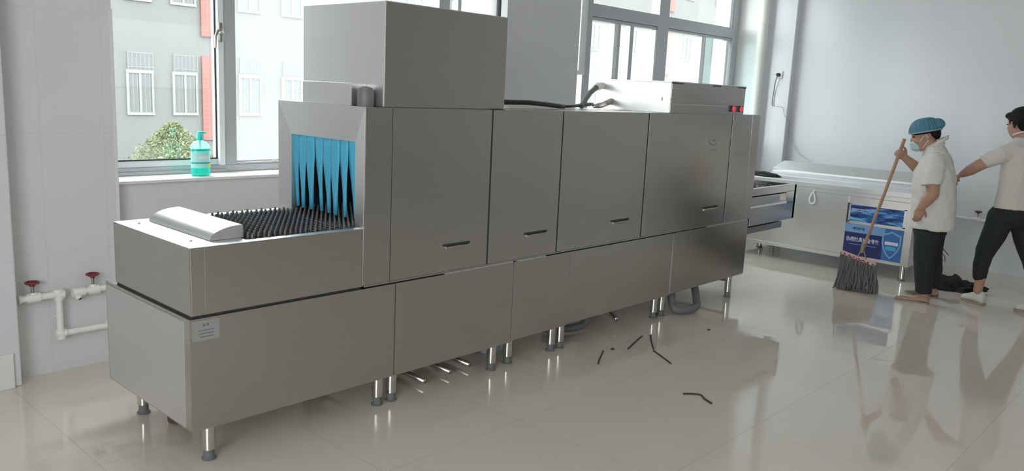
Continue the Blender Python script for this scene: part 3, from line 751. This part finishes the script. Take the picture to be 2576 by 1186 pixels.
bm = NB(); shield(bm, 6.2862, -.545, .322, .138, .212); obj('shield_emblem', bm, M['mid'], po2)
K('shield_band', [(6.2855, 6.2865, -.605, -.490, .315, .345)], M['white'], po2)
K('shield_glow', [(6.2855, 6.2865, -.590, -.500, .265, .300)], M['cyan'], po2)
def on_front(y, z, x=6.2880):                              # text frame: local X runs to -Y, local Y up, faces -X
    return Matrix(((0, 0, -1, x-6.3), (-1, 0, 0, y-.18), (0, 1, 0, z), (0, 0, 0, 1)))
text_mesh('poster_writing', '节能环保厨房设备', .030, M['white'], po1, on_front(-.160, .585, 6.2885), .0006, .66)
text_mesh('poster_writing', '商用灶具安全专家', .046, M['white'], po2, on_front(-.140, .305, 6.2885), .001, .82)
text_mesh('poster_writing', '一级能效产品', .026, M['navy'], po2, on_front(-.175, .415, 6.2878), .0006, .80)
K('small_print', [(6.2885, 6.290, -.42, -.17, .272, .277)], M['sky'], po2)
bm = NB()
for y, z in ((-.652, .440), (-.652, .190)): lathe(bm, [(.009, -.004), (.006, 0)], (-.004, y-.18, z), 10, 'x')
obj('rivet', bm, M['white'], ck)
# white teardrop knee-tap lever hanging under the worktop edge
bm = NB(); pts = []
for k in range(25):
    a = 2*PI*k/24; rr_ = .045*(1-.35*math.cos(a)); pts.append((-.015, .04+.026*math.sin(a)*(1-.5*math.cos(a)), .655+.055*math.cos(a)))
tube(bm, pts, .0085, 8, cap=False); tube(bm, [(-.012, .04, .71), (-.005, .03, .735)], .008, 8)
obj('knee_lever', bm, M['paint_w'], ck, True)
# black rag on its left end
def lump(name, c, r, mm, seed, par=None, amp=.35, sub=4):
    bm = NB(); bmesh.ops.create_icosphere(bm, subdivisions=sub, radius=1)
    for v in bm.verts:
        q = v.co.copy(); n = mn.noise(q*1.8+V((seed, 0, 0)))*amp+mn.noise(q*4.5+V((0, seed, 0)))*amp*.5+mn.noise(q*11)*amp*.18
        q = q*(1+n); v.co = V((c[0]+q.x*r[0], c[1]+q.y*r[1], c[2]+max(q.z, -.12)*r[2]+.12*r[2]))
    return obj(name, bm, mm, par, True)
M['black'] = mat('black_cloth', (.018, .018, .02), .85, bump=.4, bscale=60)
tag(lump('black_rag', (6.42, .80, .806), (.07, .17, .035), M['black'], 5), 'flat black rag on left end of the cooker range worktop', 'rag')
# cable hanging off the cooker's end and heap of dark cloth on the floor
hp = empty('plug_cable', (6.75, -.75, .3), label='black plug handle with loose pink wires hanging behind the person with the mop', cat='cable')

# ------------------------------------------------------------------ floor debris
M['strand'] = mat('wet_dark_strand', (.045, .042, .035), .5)
deb = [([(2.299, -.259), (2.36, -.22), (2.511, -.136)], .005, 'dark straight strand on floor nearest the middle cabinet legs'),
       ([(2.673, -.208), (2.80, -.165), (2.967, -.112)], .005, 'dark straight strand on floor slanting right, left of the upright one'),
       ([(3.036, -.134), (2.92, -.215), (2.799, -.311)], .005, 'dark strand on floor standing nearly upright in view'),
       ([(2.772, -.329), (2.71, -.43), (2.644, -.534)], .004, 'brown strand on floor slanting down to the right'),
       ([(2.268, -.845), (2.30, -.872), (2.325, -.915), (2.29, -.96), (2.262, -1.016)], .005, 'curved dark strand alone on open floor')]
for P, r, lbl in deb:
    wire('debris_strand', [(x, y, r*.9) for x, y in P], r, M['strand'], lbl, cat='debris', group='dark strands on the wet floor')
for (x, y), lbl in (((2.596, -.146), 'tiny dark crumb on floor between the two left strands'), ((3.468, -.318), 'tiny dark crumb on floor right of all strands')):
    tag(lump('debris_crumb', (x, y, 0), (.014, .010, .008), M['strand'], x, sub=2), lbl, 'debris', 'dark crumbs on the wet floor')
#PEOPLE
# ------------------------------------------------------------------ people
M['skin'] = mat('skin', (.42, .24, .165), .55, nz=.06, nscale=12)
M['hair'] = mat('black_hair', (.009, .008, .009), .7, spec=.25, bump=.3, bscale=90)
M['white_cloth'] = mat('white_work_shirt', (.66, .65, .62), .85, bump=.25, bscale=26)
M['cream_cloth'] = mat('cream_thin_shirt', (.60, .57, .53), .85, bump=.2, bscale=22)
M['trouser'] = mat('black_trousers', (.012, .016, .018), .8, bump=.2, bscale=30)
M['cap'] = mat('blue_mesh_cap', (.07, .20, .28), .7, nz=.25, nscale=60, bump=.6, bscale=70)
M['band'] = mat('pale_blue_cap_band', (.22, .42, .50), .7)
M['mask'] = mat('pale_blue_mask', (.42, .58, .63), .8)
M['shoe_b'] = mat('beige_flat_shoe', (.36, .24, .18), .5); M['shoe_g'] = mat('olive_flat_shoe', (.14, .13, .08), .5)
M['shoe_w'] = mat('white_sneaker', (.62, .61, .56), .5); M['sole'] = mat('shoe_sole', (.30, .27, .22), .6)
M['eye'] = mat('dark_eye', (.02, .015, .012), .2)

def limb(bm, pts, rs, n=16): tube(bm, pts, rs, n, True, True)
def hand(bm, wrist, a, nrm, curl, thumb_side, k=1.0, spread=.0, gap=.0175):
    """palm + four jointed fingers + thumb; a = along hand, nrm = palm facing, curl = bend per joint (deg)"""
    wrist, a, nrm = V(wrist), V(a).normalized(), V(nrm); nrm = (nrm-a*nrm.dot(a)).normalized(); b = a.cross(nrm)
    q = Matrix((a, b, nrm)).transposed()
    ell(bm, wrist+a*.045*k, (.052*k, .040*k, .017*k), q, 16)
    ell(bm, wrist+a*.062*k, (.032*k, .041*k, .015*k), q, 16)
    for i in range(4):
        off = (i-1.5)*gap*k; base = wrist+a*(.082-.006*abs(i-1.3))*k+b*off
        ln = [(.040, .026, .021), (.045, .029, .023), (.041, .027, .022), (.033, .020, .019)][i if thumb_side < 0 else 3-i]
        p = [base-a*.02*k, base]; ang = 0; d0 = (a+b*spread*(i-1.5)).normalized()
        for s, l_ in enumerate(ln):
            ang += math.radians(curl[s]+(i-1.5)*2)
            p.append(p[-1]+(d0*math.cos(ang)+nrm*math.sin(ang))*l_*k)
        limb(bm, p, [.0095*k, .0092*k, .0088*k, .0080*k, .0068*k], 10)
    t0 = wrist+a*.02*k+b*thumb_side*.026*k+nrm*.006*k
    t1 = t0+(a*.028+b*thumb_side*.024+nrm*.014)*k
    t2 = t1+(a*.028+b*thumb_side*(.008 if curl[0] > 30 else .014)+nrm*(.020 if curl[0] > 30 else .006))*k
    t3 = t2+(a*.018-b*thumb_side*.002+nrm*(.016 if curl[0] > 30 else .004))*k
    limb(bm, [t0, t1, t2, t3], [.013*k, .0115*k, .0098*k, .008*k], 10)
def rot_y(deg): return Matrix.Rotation(math.radians(deg), 3, 'Y')
def shoe(name, heel, toe, h, wdt, m, par, sole=.014, sneaker=False):
    """heel/toe: (x, y) ground points, local"""
    bm = NB(); hx, tx = V((*heel, 0)), V((*toe, 0)); d = (tx-hx); Ln = d.length; d.normalize(); s = V((-d.y, d.x, 0))
    prof = [(.0, .50, .55), (.04, .78, .95), (.18, .86, 1.0), (.38, .82, .92 if sneaker else .62), (.58, .95, .68 if sneaker else .50), (.78, 1.0, .52 if sneaker else .46), (.92, .82, .42 if sneaker else .36), (.985, .45, .28)]
    R = []
    for t, wf, hf in prof:
        c = hx+d*Ln*t; w_ = wdt*wf/2; hh = h*hf
        R.append([bm.verts.new(c+s*(w_*math.cos(a)*(1 if math.sin(a) < 0 else .9))+V((0, 0, max(sole*.4, (hh/2+sole*.5)+hh/2*math.sin(a))))) for a in [2*PI*k/20 for k in range(20)]])
    for p, q in zip(R, R[1:]):
        for k in range(20): bm.faces.new((p[k], p[(k+1) % 20], q[(k+1) % 20], q[k]))
    bm.faces.new(R[0][::-1]); bm.faces.new(R[-1])
    o = obj(name, bm, m, par, True)
    bm = NB(); A = []
    for t, wf, hf in prof:
        A.append((t, wf))
    P = [hx+d*Ln*t+s*(wdt*wf/2*1.04) for t, wf in A]+[hx+d*Ln*t-s*(wdt*wf/2*1.04) for t, wf in A[::-1]]
    prism(bm, P, (0, 0, sole)); obj('sole', bm, M['sole'], o)
    return o
def world_of(par, p):
    c, s = math.cos(par.rotation_euler.z), math.sin(par.rotation_euler.z)
    return V((par.location.x+p[0]*c-p[1]*s, par.location.y+p[0]*s+p[1]*c, par.location.z+p[2]))

# ---- person with the mop: faces picture-left, head bowed
pa = empty('person', (5.70, -.97, 0), math.radians(105.44), label='person in white shirt, blue hair cap and face mask, mopping the floor', cat='person')
HF = rot_y(18)                                    # head tipped forward
hc = V((.098, 0, 1.345))
def hp_(x, y, z): return hc+HF @ V((x, y, z))
bm = NB()
ell(bm, hp_(-.012, 0, .02), (.098, .076, .092), HF); ell(bm, hp_(.030, 0, -.045), (.066, .060, .080), HF); ell(bm, hp_(.030, 0, -.095), (.048, .044, .034), HF)
limb(bm, [hp_(.083, 0, .005), hp_(.100, 0, -.025), hp_(.092, 0, -.040)], [.007, .012, .010], 10)      # nose
ell(bm, hp_(.072, 0, .018), (.020, .050, .012), HF)                                               # brow
ell(bm, hp_(.082, 0, -.066), (.012, .024, .006), HF); ell(bm, hp_(.080, 0, -.077), (.012, .020, .006), HF)  # lips
for s in (1, -1):
    ell(bm, hp_(-.012, s*.078, -.025), (.017, .009, .031), HF); ell(bm, hp_(-.008, s*.083, -.015), (.010, .006, .018), HF)
    ell(bm, hp_(.055, s*.040, -.035), (.026, .020, .024), HF)
limb(bm, [(-.015, 0, 1.16), (.03, 0, 1.24), (.062, 0, 1.30)], [.075, .056, .054])
limb(bm, [(-.03, 0, .80), (-.035, 0, .85), (-.02, 0, 1.0), (-.012, 0, 1.14)], [.11, .115, .11, .075])
limb(bm, [(-.012, .12, 1.145), (-.012, -.12, 1.145)], [.042, .042])
# near arm hangs, far arm bent up to the mop handle
limb(bm, [(-.01, .150, 1.12), (-.008, .195, 1.03), (-.020, .222, .895)], [.046, .052, .047])
limb(bm, [(-.020, .222, .895), (.015, .222, .845), (.050, .216, .778)], [.047, .045, .030])
hand(bm, (.052, .215, .785), (.10, -.06, -1), (.25, -1, 0), (28, 38, 30), 1, .98)
limb(bm, [(-.005, -.150, 1.12), (.03, -.200, 1.06), (.062, -.225, 1.005)], [.043, .047, .044])
limb(bm, [(.062, -.225, 1.005), (.14, -.185, 1.080), (.225, -.135, 1.148)], [.045, .043, .029])
hand(bm, (.216, -.138, 1.142), (.55, .16, .42), (-.15, 1, -.05), (62, 75, 45), 1, .98, gap=.0185)
for y, kx, ky, ax in ((.125, -.015, .35, -.060), (-.14, -.085, .36, -.120)):
    sy = .08 if y > 0 else -.08
    limb(bm, [(-.04, sy, .54), (kx, y*.95, ky), (ax, y, .075)], [.060, .050, .034])
    limb(bm, [(ax-.02, y, .045), (ax+.04, y, .038), (ax+.09, y, .026)], [.029, .028, .018])
voxel(obj('body', bm, M['skin'], pa, True), .0052, 3)
for s in (1, -1):
    bm = NB(); ell(bm, hp_(.076, s*.033, .000), (.010, .014, .006), HF, 12); obj('eye', bm, M['eye'], pa, True)
# shirt
bm = NB()
zl(bm, [(-.052, 0, .598, .165, .180), (-.050, 0, .62, .170, .186), (-.036, 0, .82, .166, .182), (-.020, 0, .95, .163, .178), (-.014, 0, 1.04, .155, .178), (-.014, 0, 1.12, .128, .180), (-.012, 0, 1.18, .104, .170), (-.006, 0, 1.225, .085, .125), (.004, 0, 1.26, .070, .085)], 36, 0)
loft(bm, [(V((.012, 0, 1.235)), V((.078, 0, -.045)), V((0, .075, 0))), (V((.020, 0, 1.270)), V((.068, 0, -.050)), V((0, .066, 0))), (V((.018, 0, 1.292)), V((.064, 0, -.050)), V((0, .063, 0)))], 24)
limb(bm, [(-.010, .130, 1.150), (-.008, .180, 1.09)], [.070, .076])
loft(bm, [((-.008, .175, 1.12), (.070, 0, 0), (0, .055, .03)), ((-.004, .205, 1.05), (.076, 0, 0), (0, .062, .02)), ((-.001, .222, .975), (.078, 0, -.012), (0, .064, .01)), ((-.001, .224, .966), (.077, 0, -.012), (0, .062, .01))], 24)
limb(bm, [(-.005, -.13, 1.145), (.015, -.18, 1.10)], [.070, .070])
limb(bm, [(.005, -.165, 1.12), (.035, -.205, 1.055)], [.066, .062])
voxel(obj('shirt', bm, M['white_cloth'], pa, True), .0075, 3, .016, .075)
bm = NB()
loft(bm, [(V((.000, 0, 1.268)), V((.080, 0, -.055)), V((0, .074, 0))), (V((-.004, 0, 1.302)), V((.074, 0, -.052)), V((0, .069, 0)))], 28, False)
o = obj('collar', bm, M['white_cloth'], pa, True); sm = o.modifiers.new('thickness', 'SOLIDIFY'); sm.thickness = .006
bm = NB()
zl(bm, [(-.04, 0, .66, .125, .150), (-.04, 0, .56, .125, .155)], 28)
loft(bm, [((-.030, .078, .58), (.108, 0, 0), (0, .085, 0)), ((-.022, .105, .36), (.078, 0, 0), (0, .078, 0)), ((-.040, .120, .20), (.068, 0, 0), (0, .068, 0)), ((-.052, .125, .082), (.062, 0, 0), (0, .062, 0))], 24)
loft(bm, [((-.058, -.080, .58), (.100, 0, 0), (0, .085, 0)), ((-.076, -.105, .37), (.078, 0, 0), (0, .078, 0)), ((-.108, -.130, .20), (.068, 0, 0), (0, .068, 0)), ((-.120, -.14, .085), (.062, 0, 0), (0, .062, 0))], 24)
voxel(obj('trousers', bm, M['trouser'], pa, True), .008, 3, .012, .09)
shoe('shoe', (-.100, .135), (.152, .115), .060, .092, M['shoe_b'], pa)
shoe('shoe', (-.168, -.148), (.088, -.168), .060, .088, M['shoe_g'], pa)
# cap: gathered dome with a bun at the back, elastic band
CR = rot_y(14); cc = V((.090, 0, 1.362))
def cp(x, y, z): return cc+CR @ V((x, y, z))
bm = NB()
for z0, rr_ in (()): pass
rings = []
for i in range(12):
    a = i/11*PI/2*.98; rad = math.cos(a)**.75; rings.append((.012+.106*math.sin(a), .112*rad+.006, .094*rad+.006))
R = []
for z, ra, rb in rings:
    R.append([bm.verts.new(cp((ra+.0035*math.sin(22*t)+.003*math.sin(9*t+z*40))*math.cos(t), (rb+.0035*math.sin(22*t))*math.sin(t), z)) for t in [2*PI*k/72 for k in range(72)]])
for p, q in zip(R, R[1:]):
    for k in range(72): bm.faces.new((p[k], p[(k+1) % 72], q[(k+1) % 72], q[k]))
bm.faces.new(R[-1]); bm.faces.new(R[0][::-1])
ell(bm, cp(-.100, 0, .056), (.050, .054, .042), rot_y(-20), 24)
ell(bm, cp(-.062, 0, .050), (.055, .066, .045), rot_y(-10), 24)
voxel(obj('hair_cap', bm, M['cap'], pa, True), .005, 1, .006, .03)
bm = NB(); pts = [cp(.117*math.cos(t)-.002, .099*math.sin(t), .010) for t in [2*PI*k/40 for k in range(41)]]
tube(bm, pts, .0055, 8, cap=False); obj('cap_band', bm, M['band'], pa, True)
bm = NB()
loft(bm, [(cp(-.002, 0, .014), CR @ V((.111, 0, 0)), V((0, .092, 0))), (cp(-.008, 0, -.008), CR @ V((.104, 0, 0)), V((0, .087, 0)))], 32)
ell(bm, cp(-.060, 0, -.015), (.052, .076, .042), rot_y(-10)); ell(bm, cp(-.075, 0, -.040), (.030, .052, .030), rot_y(-10))
voxel(obj('hair', bm, M['hair'], pa, True), .006, 2)
bm = NB()
ell(bm, hp_(.070, 0, -.070), (.046, .050, .052), HF, 24)
for z in (-.09, -.07, -.05): ell(bm, hp_(.072, 0, z), (.048, .051, .012), HF, 20)
mk = voxel(obj('face_mask', bm, M['mask'], pa, True), .005, 1)
for s in (1, -1):
    bm = NB(); tube(bm, [hp_(.040, s*.058, -.045), hp_(.015, s*.076, -.02), hp_(-.012, s*.084, .002), hp_(-.026, s*.082, -.02), hp_(-.02, s*.078, -.05), hp_(.030, s*.060, -.10)], .0028, 6)
    obj('ear_loop', bm, M['paint_w'], mk, True)

# ---- mop held by that person
mp0 = world_of(pa, (.455, .0, 0))
mo = empty('mop', mp0, math.radians(105.44), label='grey string mop with wooden handle and pink head, held by capped person', cat='mop')
def mq(x, y, z): return V((x-.455, y, z))
M['wood'] = mat('worn_wooden_handle', (.36, .21, .13), .55, nz=.15, nscale=14); M['pink'] = mat('pink_mop_clamp', (.70, .36, .36), .5)
M['dot'] = mat('dark_red_holes', (.20, .05, .06), .6); M['yarn'] = mat('grey_wet_yarn', (.17, .155, .16), .9, nz=.3, nscale=30, bump=.5, bscale=80)
bm = NB(); tube(bm, [mq(.2385, -.083, 1.300), mq(.262, -.075, 1.185), mq(.33, -.055, .86), (mq(.40, -.03, .55)), mq(.445, -.004, .340)], [.0135, .0135, .013, .013, .012], 12)
obj('handle', bm, M['wood'], mo, True, 50)
bm = NB()
for dx in (-.045, .030): tube(bm, [mq(.442, -.004, .375), mq(.448+dx*.6, 0, .315), mq(.452+dx, 0, .278)], .0055, 8)
tube(bm, [mq(.440, -.006, .41), mq(.448, -.002, .33)], .0165, 10)
obj('wire_bracket', bm, mat('bracket_metal', (.30, .24, .16), .5, .3), mo, True, 50)
bm = NB(); A_, B_ = mq(.602, 0, .316), mq(.328, 0, .240)
d = (B_-A_).normalized(); upv = V((0, 1, 0)).cross(d).normalized()
if upv.z < 0: upv = -upv
pp = [A_+upv*.012+V((0, -.022, 0)), A_+upv*.012+V((0, .022, 0)), A_-upv*.012+V((0, .026, 0)), A_-upv*.012+V((0, -.026, 0))]
prism(bm, pp, B_-A_); cl = obj('clamp_bar', bm, M['pink'], mo)
bm = NB()
for k in range(7):
    c = A_+(B_-A_)*((k+.6)/7.2)+V((0, .0265, 0)); ell(bm, c, (.010, .002, .006), None, 8)
obj('clamp_holes', bm, M['dot'], cl)
bm = NB(); rr = random.Random(11)
for k in range(150):
    t = rr.random(); c0 = A_+(B_-A_)*t+V((0, rr.uniform(-.018, .018), -.008)); xs = c0.x
    ex = xs*1.06+rr.uniform(-.015, .02)+(.0 if t < .5 else -.03)*(1-c0.z); ey = c0.y*2.6+rr.uniform(-.045, .045)
    ph = rr.uniform(0, 6.28); am = rr.uniform(.004, .011); P = []
    for j in range(9):
        u = j/8; P.append(V((xs+(ex-xs)*u+am*math.sin(ph+u*7), c0.y+(ey-c0.y)*u**.7+am*math.cos(ph+u*6), max(.008, c0.z*(1-u)+.008))))
    P.append(P[-1]+V((rr.uniform(-.02, .02), rr.uniform(-.02, .02), 0)))
    P[-1].z = .008
    tube(bm, P, [.0065]*9+[.004], 6)
o = obj('mop_strings', bm, M['yarn'], mo, True); o['kind'] = 'stuff'

# ---- second person: seen from behind, reaching left, partly out of frame
pb = empty('person', (6.0, -1.58, 0), math.radians(100.56), label='dark-haired person in cream T-shirt and black trousers, reaching out one arm', cat='person')
Fb, Wb = V((.83, -.56, 0)), V((.56, .83, 0))
yr = math.atan2(-.56, .83); QZ = Matrix.Rotation(yr, 3, 'Z')
def q3(f, s_, z, o=(.06, 0)): return V((o[0], o[1], 0))+Fb*f+Wb*s_+V((0, 0, z))
bm = NB(); hb = V((.112, -.02, 1.475)); HB_ = QZ @ rot_y(14)
def hq(x, y, z): return hb+HB_ @ V((x, y, z))
ell(bm, hq(-.008, 0, .02), (.095, .075, .090), HB_); ell(bm, hq(.032, 0, -.045), (.062, .056, .074), HB_); ell(bm, hq(.036, 0, -.093), (.040, .040, .026), HB_)
limb(bm, [hq(.083, 0, .005), hq(.100, 0, -.025), hq(.090, 0, -.038)], [.007, .012, .010], 10)
ell(bm, hq(.080, 0, -.068), (.012, .024, .006), HB_); ell(bm, hq(.078, 0, -.078), (.012, .020, .006), HB_)
for s in (1, -1):
    ell(bm, hq(-.008, s*.077, -.020), (.017, .009, .030), HB_); ell(bm, hq(.055, s*.038, -.035), (.024, .020, .024), HB_)
limb(bm, [(.065, 0, 1.28), (.080, -.005, 1.36), (.098, -.012, 1.42)], [.068, .053, .052])
limb(bm, [q3(0, 0, .80), q3(0, 0, 1.0), q3(0, 0, 1.22)], [.10, .10, .10])
limb(bm, [q3(0, .12, 1.255), q3(0, -.12, 1.255)], [.04, .04])
limb(bm, [q3(0, .14, 1.25), (.25, .143, 1.190), (.345, .135, 1.13)], [.040, .044, .046])
limb(bm, [(.345, .135, 1.13), (.400, .085, 1.085), (.452, .005, 1.045)], [.046, .043, .029])
hand(bm, (.450, .008, 1.046), (.55, -.80, -.40), (-.3, -.3, -.9), (22, 30, 25), 1, 1)
limb(bm, [q3(0, -.15, 1.25), q3(.03, -.21, 1.12), q3(.04, -.23, 1.02)], [.042, .046, .043])
limb(bm, [q3(.04, -.23, 1.02), q3(.12, -.21, .98), q3(.19, -.17, .96)], [.043, .040, .029])
hand(bm, q3(.18, -.17, .96), Fb*.3-Wb*.9, (0, 0, -1), (22, 30, 25), -1, 1)
limb(bm, [(.13, .06, .76), (.205, .05, .44), (.225, .03, .12)], [.085, .052, .034])
limb(bm, [(.0, -.05, .76), (-.09, -.02, .43), (-.16, .04, .12)], [.085, .052, .034])
voxel(obj('body', bm, M['skin'], pb, True), .0055, 3)
bm = NB()
for s in (1, -1):
    bm = NB(); ell(bm, hq(.076, s*.033, .002), (.010, .014, .006), HB_, 12); obj('eye', bm, M['eye'], pb, True)
bm = NB()
zl(bm, [(.062, 0, .806, .128, .180), (.062, 0, .83, .128, .180), (.060, 0, .94, .118, .166), (.060, 0, 1.10, .122, .172), (.062, 0, 1.22, .120, .182), (.064, 0, 1.29, .098, .165), (.070, 0, 1.335, .074, .105), (.076, 0, 1.365, .062, .066)], 36, yr)
loft(bm, [(q3(0, .115, 1.265), (0, .05, .05), (-.045, -.02, .055)), ((.24, .145, 1.21), (-.028, 0, -.050), (0, .058, .0)), ((.300, .140, 1.165), (-.036, 0, -.046), (0, .060, .0)), ((.312, .140, 1.157), (-.037, 0, -.044), (0, .058, .0))], 24)
limb(bm, [q3(0, .11, 1.265), (.20, .143, 1.225), (.27, .142, 1.182)], [.068, .066, .058])
limb(bm, [q3(0, -.12, 1.265), q3(.02, -.20, 1.15), q3(.03, -.215, 1.10)], [.070, .064, .060])
voxel(obj('shirt', bm, M['cream_cloth'], pb, True), .0075, 3, .014, .08)
bm = NB(); tube(bm, [V((.086, -.006, 1.378))+QZ @ V((.060*math.cos(t), .062*math.sin(t), .018-.022*math.cos(t))) for t in [2*PI*k/32 for k in range(33)]], .007, 8, cap=False)
obj('neckband', bm, M['white_cloth'], pb, True)
bm = NB(); zl(bm, [(.058, 0, .86, .118, .170), (.060, 0, .80, .125, .178), (.060, 0, .72, .128, .170), (.055, 0, .66, .10, .13)], 28, yr)
limb(bm, [(.135, .05, .74), (.170, .05, .60), (.215, .048, .43)], [.105, .090, .072])
limb(bm, [(.215, .048, .43), (.228, .042, .33), (.226, .032, .235)], [.070, .062, .052])
limb(bm, [(.0, -.05, .74), (-.035, -.045, .60), (-.095, -.02, .43)], [.105, .088, .070])
limb(bm, [(-.095, -.02, .43), (-.13, .01, .33), (-.145, .03, .235)], [.068, .060, .052])
voxel(obj('trousers', bm, M['trouser'], pb, True), .008, 3, .010, .09)
shoe('shoe', (.172, .045), (.330, -.10), .105, .092, M['shoe_w'], pb, .022, True)
shoe('shoe', (-.215, .10), (-.045, .02), .105, .092, M['shoe_w'], pb, .022, True)
bm = NB()
ell(bm, hq(-.022, 0, .040), (.100, .086, .085), HB_, 28); ell(bm, hq(-.050, 0, -.015), (.062, .074, .070), HB_); ell(bm, hq(.055, 0, .070), (.045, .062, .030), HB_)
for k in range(60):
    a = rr.uniform(0, 2*PI); z = rr.uniform(-.02, .09); b_ = rr.uniform(.8, 1)
    p0 = V((-.022+.095*math.cos(a), .082*math.sin(a), z)); 
    if p0.x > .05 and z < .03: continue
    limb(bm, [hq(*(p0*.9)), hq(*(p0*1.03+V((0, 0, -.012)))), hq(*(p0*1.06+V((0, 0, -.03))))], [.008, .006, .003], 6)
voxel(obj('hair', bm, M['hair'], pb, True), .005, 1, .008, .03)

# ---- plug cable hanging at the cooker's end, cloth heap on the floor
M['plug_black'] = mat('black_plug_plastic', (.02, .02, .022), .4); M['wire_p'] = mat('dusky_pink_wire', (.22, .09, .10), .5)
hp.location = (6.62, -.80, .42)
bm = NB(); tube(bm, [(0, .05, .0), (0, .02, -.03), (0, -.035, -.125), (0, -.06, -.165)], [.018, .028, .030, .016], 12, True, True); obj('plug_body', bm, M['plug_black'], hp, True)
bm = NB(); tube(bm, [(0, .05, .0), (.04, .07, .05), (.06, .075, .12), (.06, .075, .20)], .010, 8); obj('cord', bm, M['plug_black'], hp, True)
bm = NB(); tube(bm, [(0, -.06, -.16), (0, -.085, -.150), (0, -.115, -.18), (0, -.125, -.215), (0, -.115, -.225)], .004, 6); obj('wire_end', bm, M['wire_p'], hp, True)
bm = NB(); tube(bm, [(0, -.06, -.16), (0, -.075, -.195), (0, -.10, -.215), (0, -.135, -.235)], .004, 6); obj('wire_end', bm, M['wire_l'], hp, True)
bm = NB(); tube(bm, [(0, .06, .06), (0, -.0, -.03), (0, -.07, -.09), (0, -.145, -.165)], .0045, 6); obj('wire_end', bm, M['wire_p'], hp, True)
bm = NB(); tube(bm, [(0, .05, -.02), (0, -.0, .05), (0, -.02, .10), (0, -.05, .13)], .003, 6); obj('wire_end', bm, M['wire_l'], hp, True)
tag(lump('cloth_heap', (6.38, -1.085, 0), (.11, .19, .085), M['black'], 8.3, None, .75, 5), 'crumpled black cloth heap on floor between the two people', 'cloth')
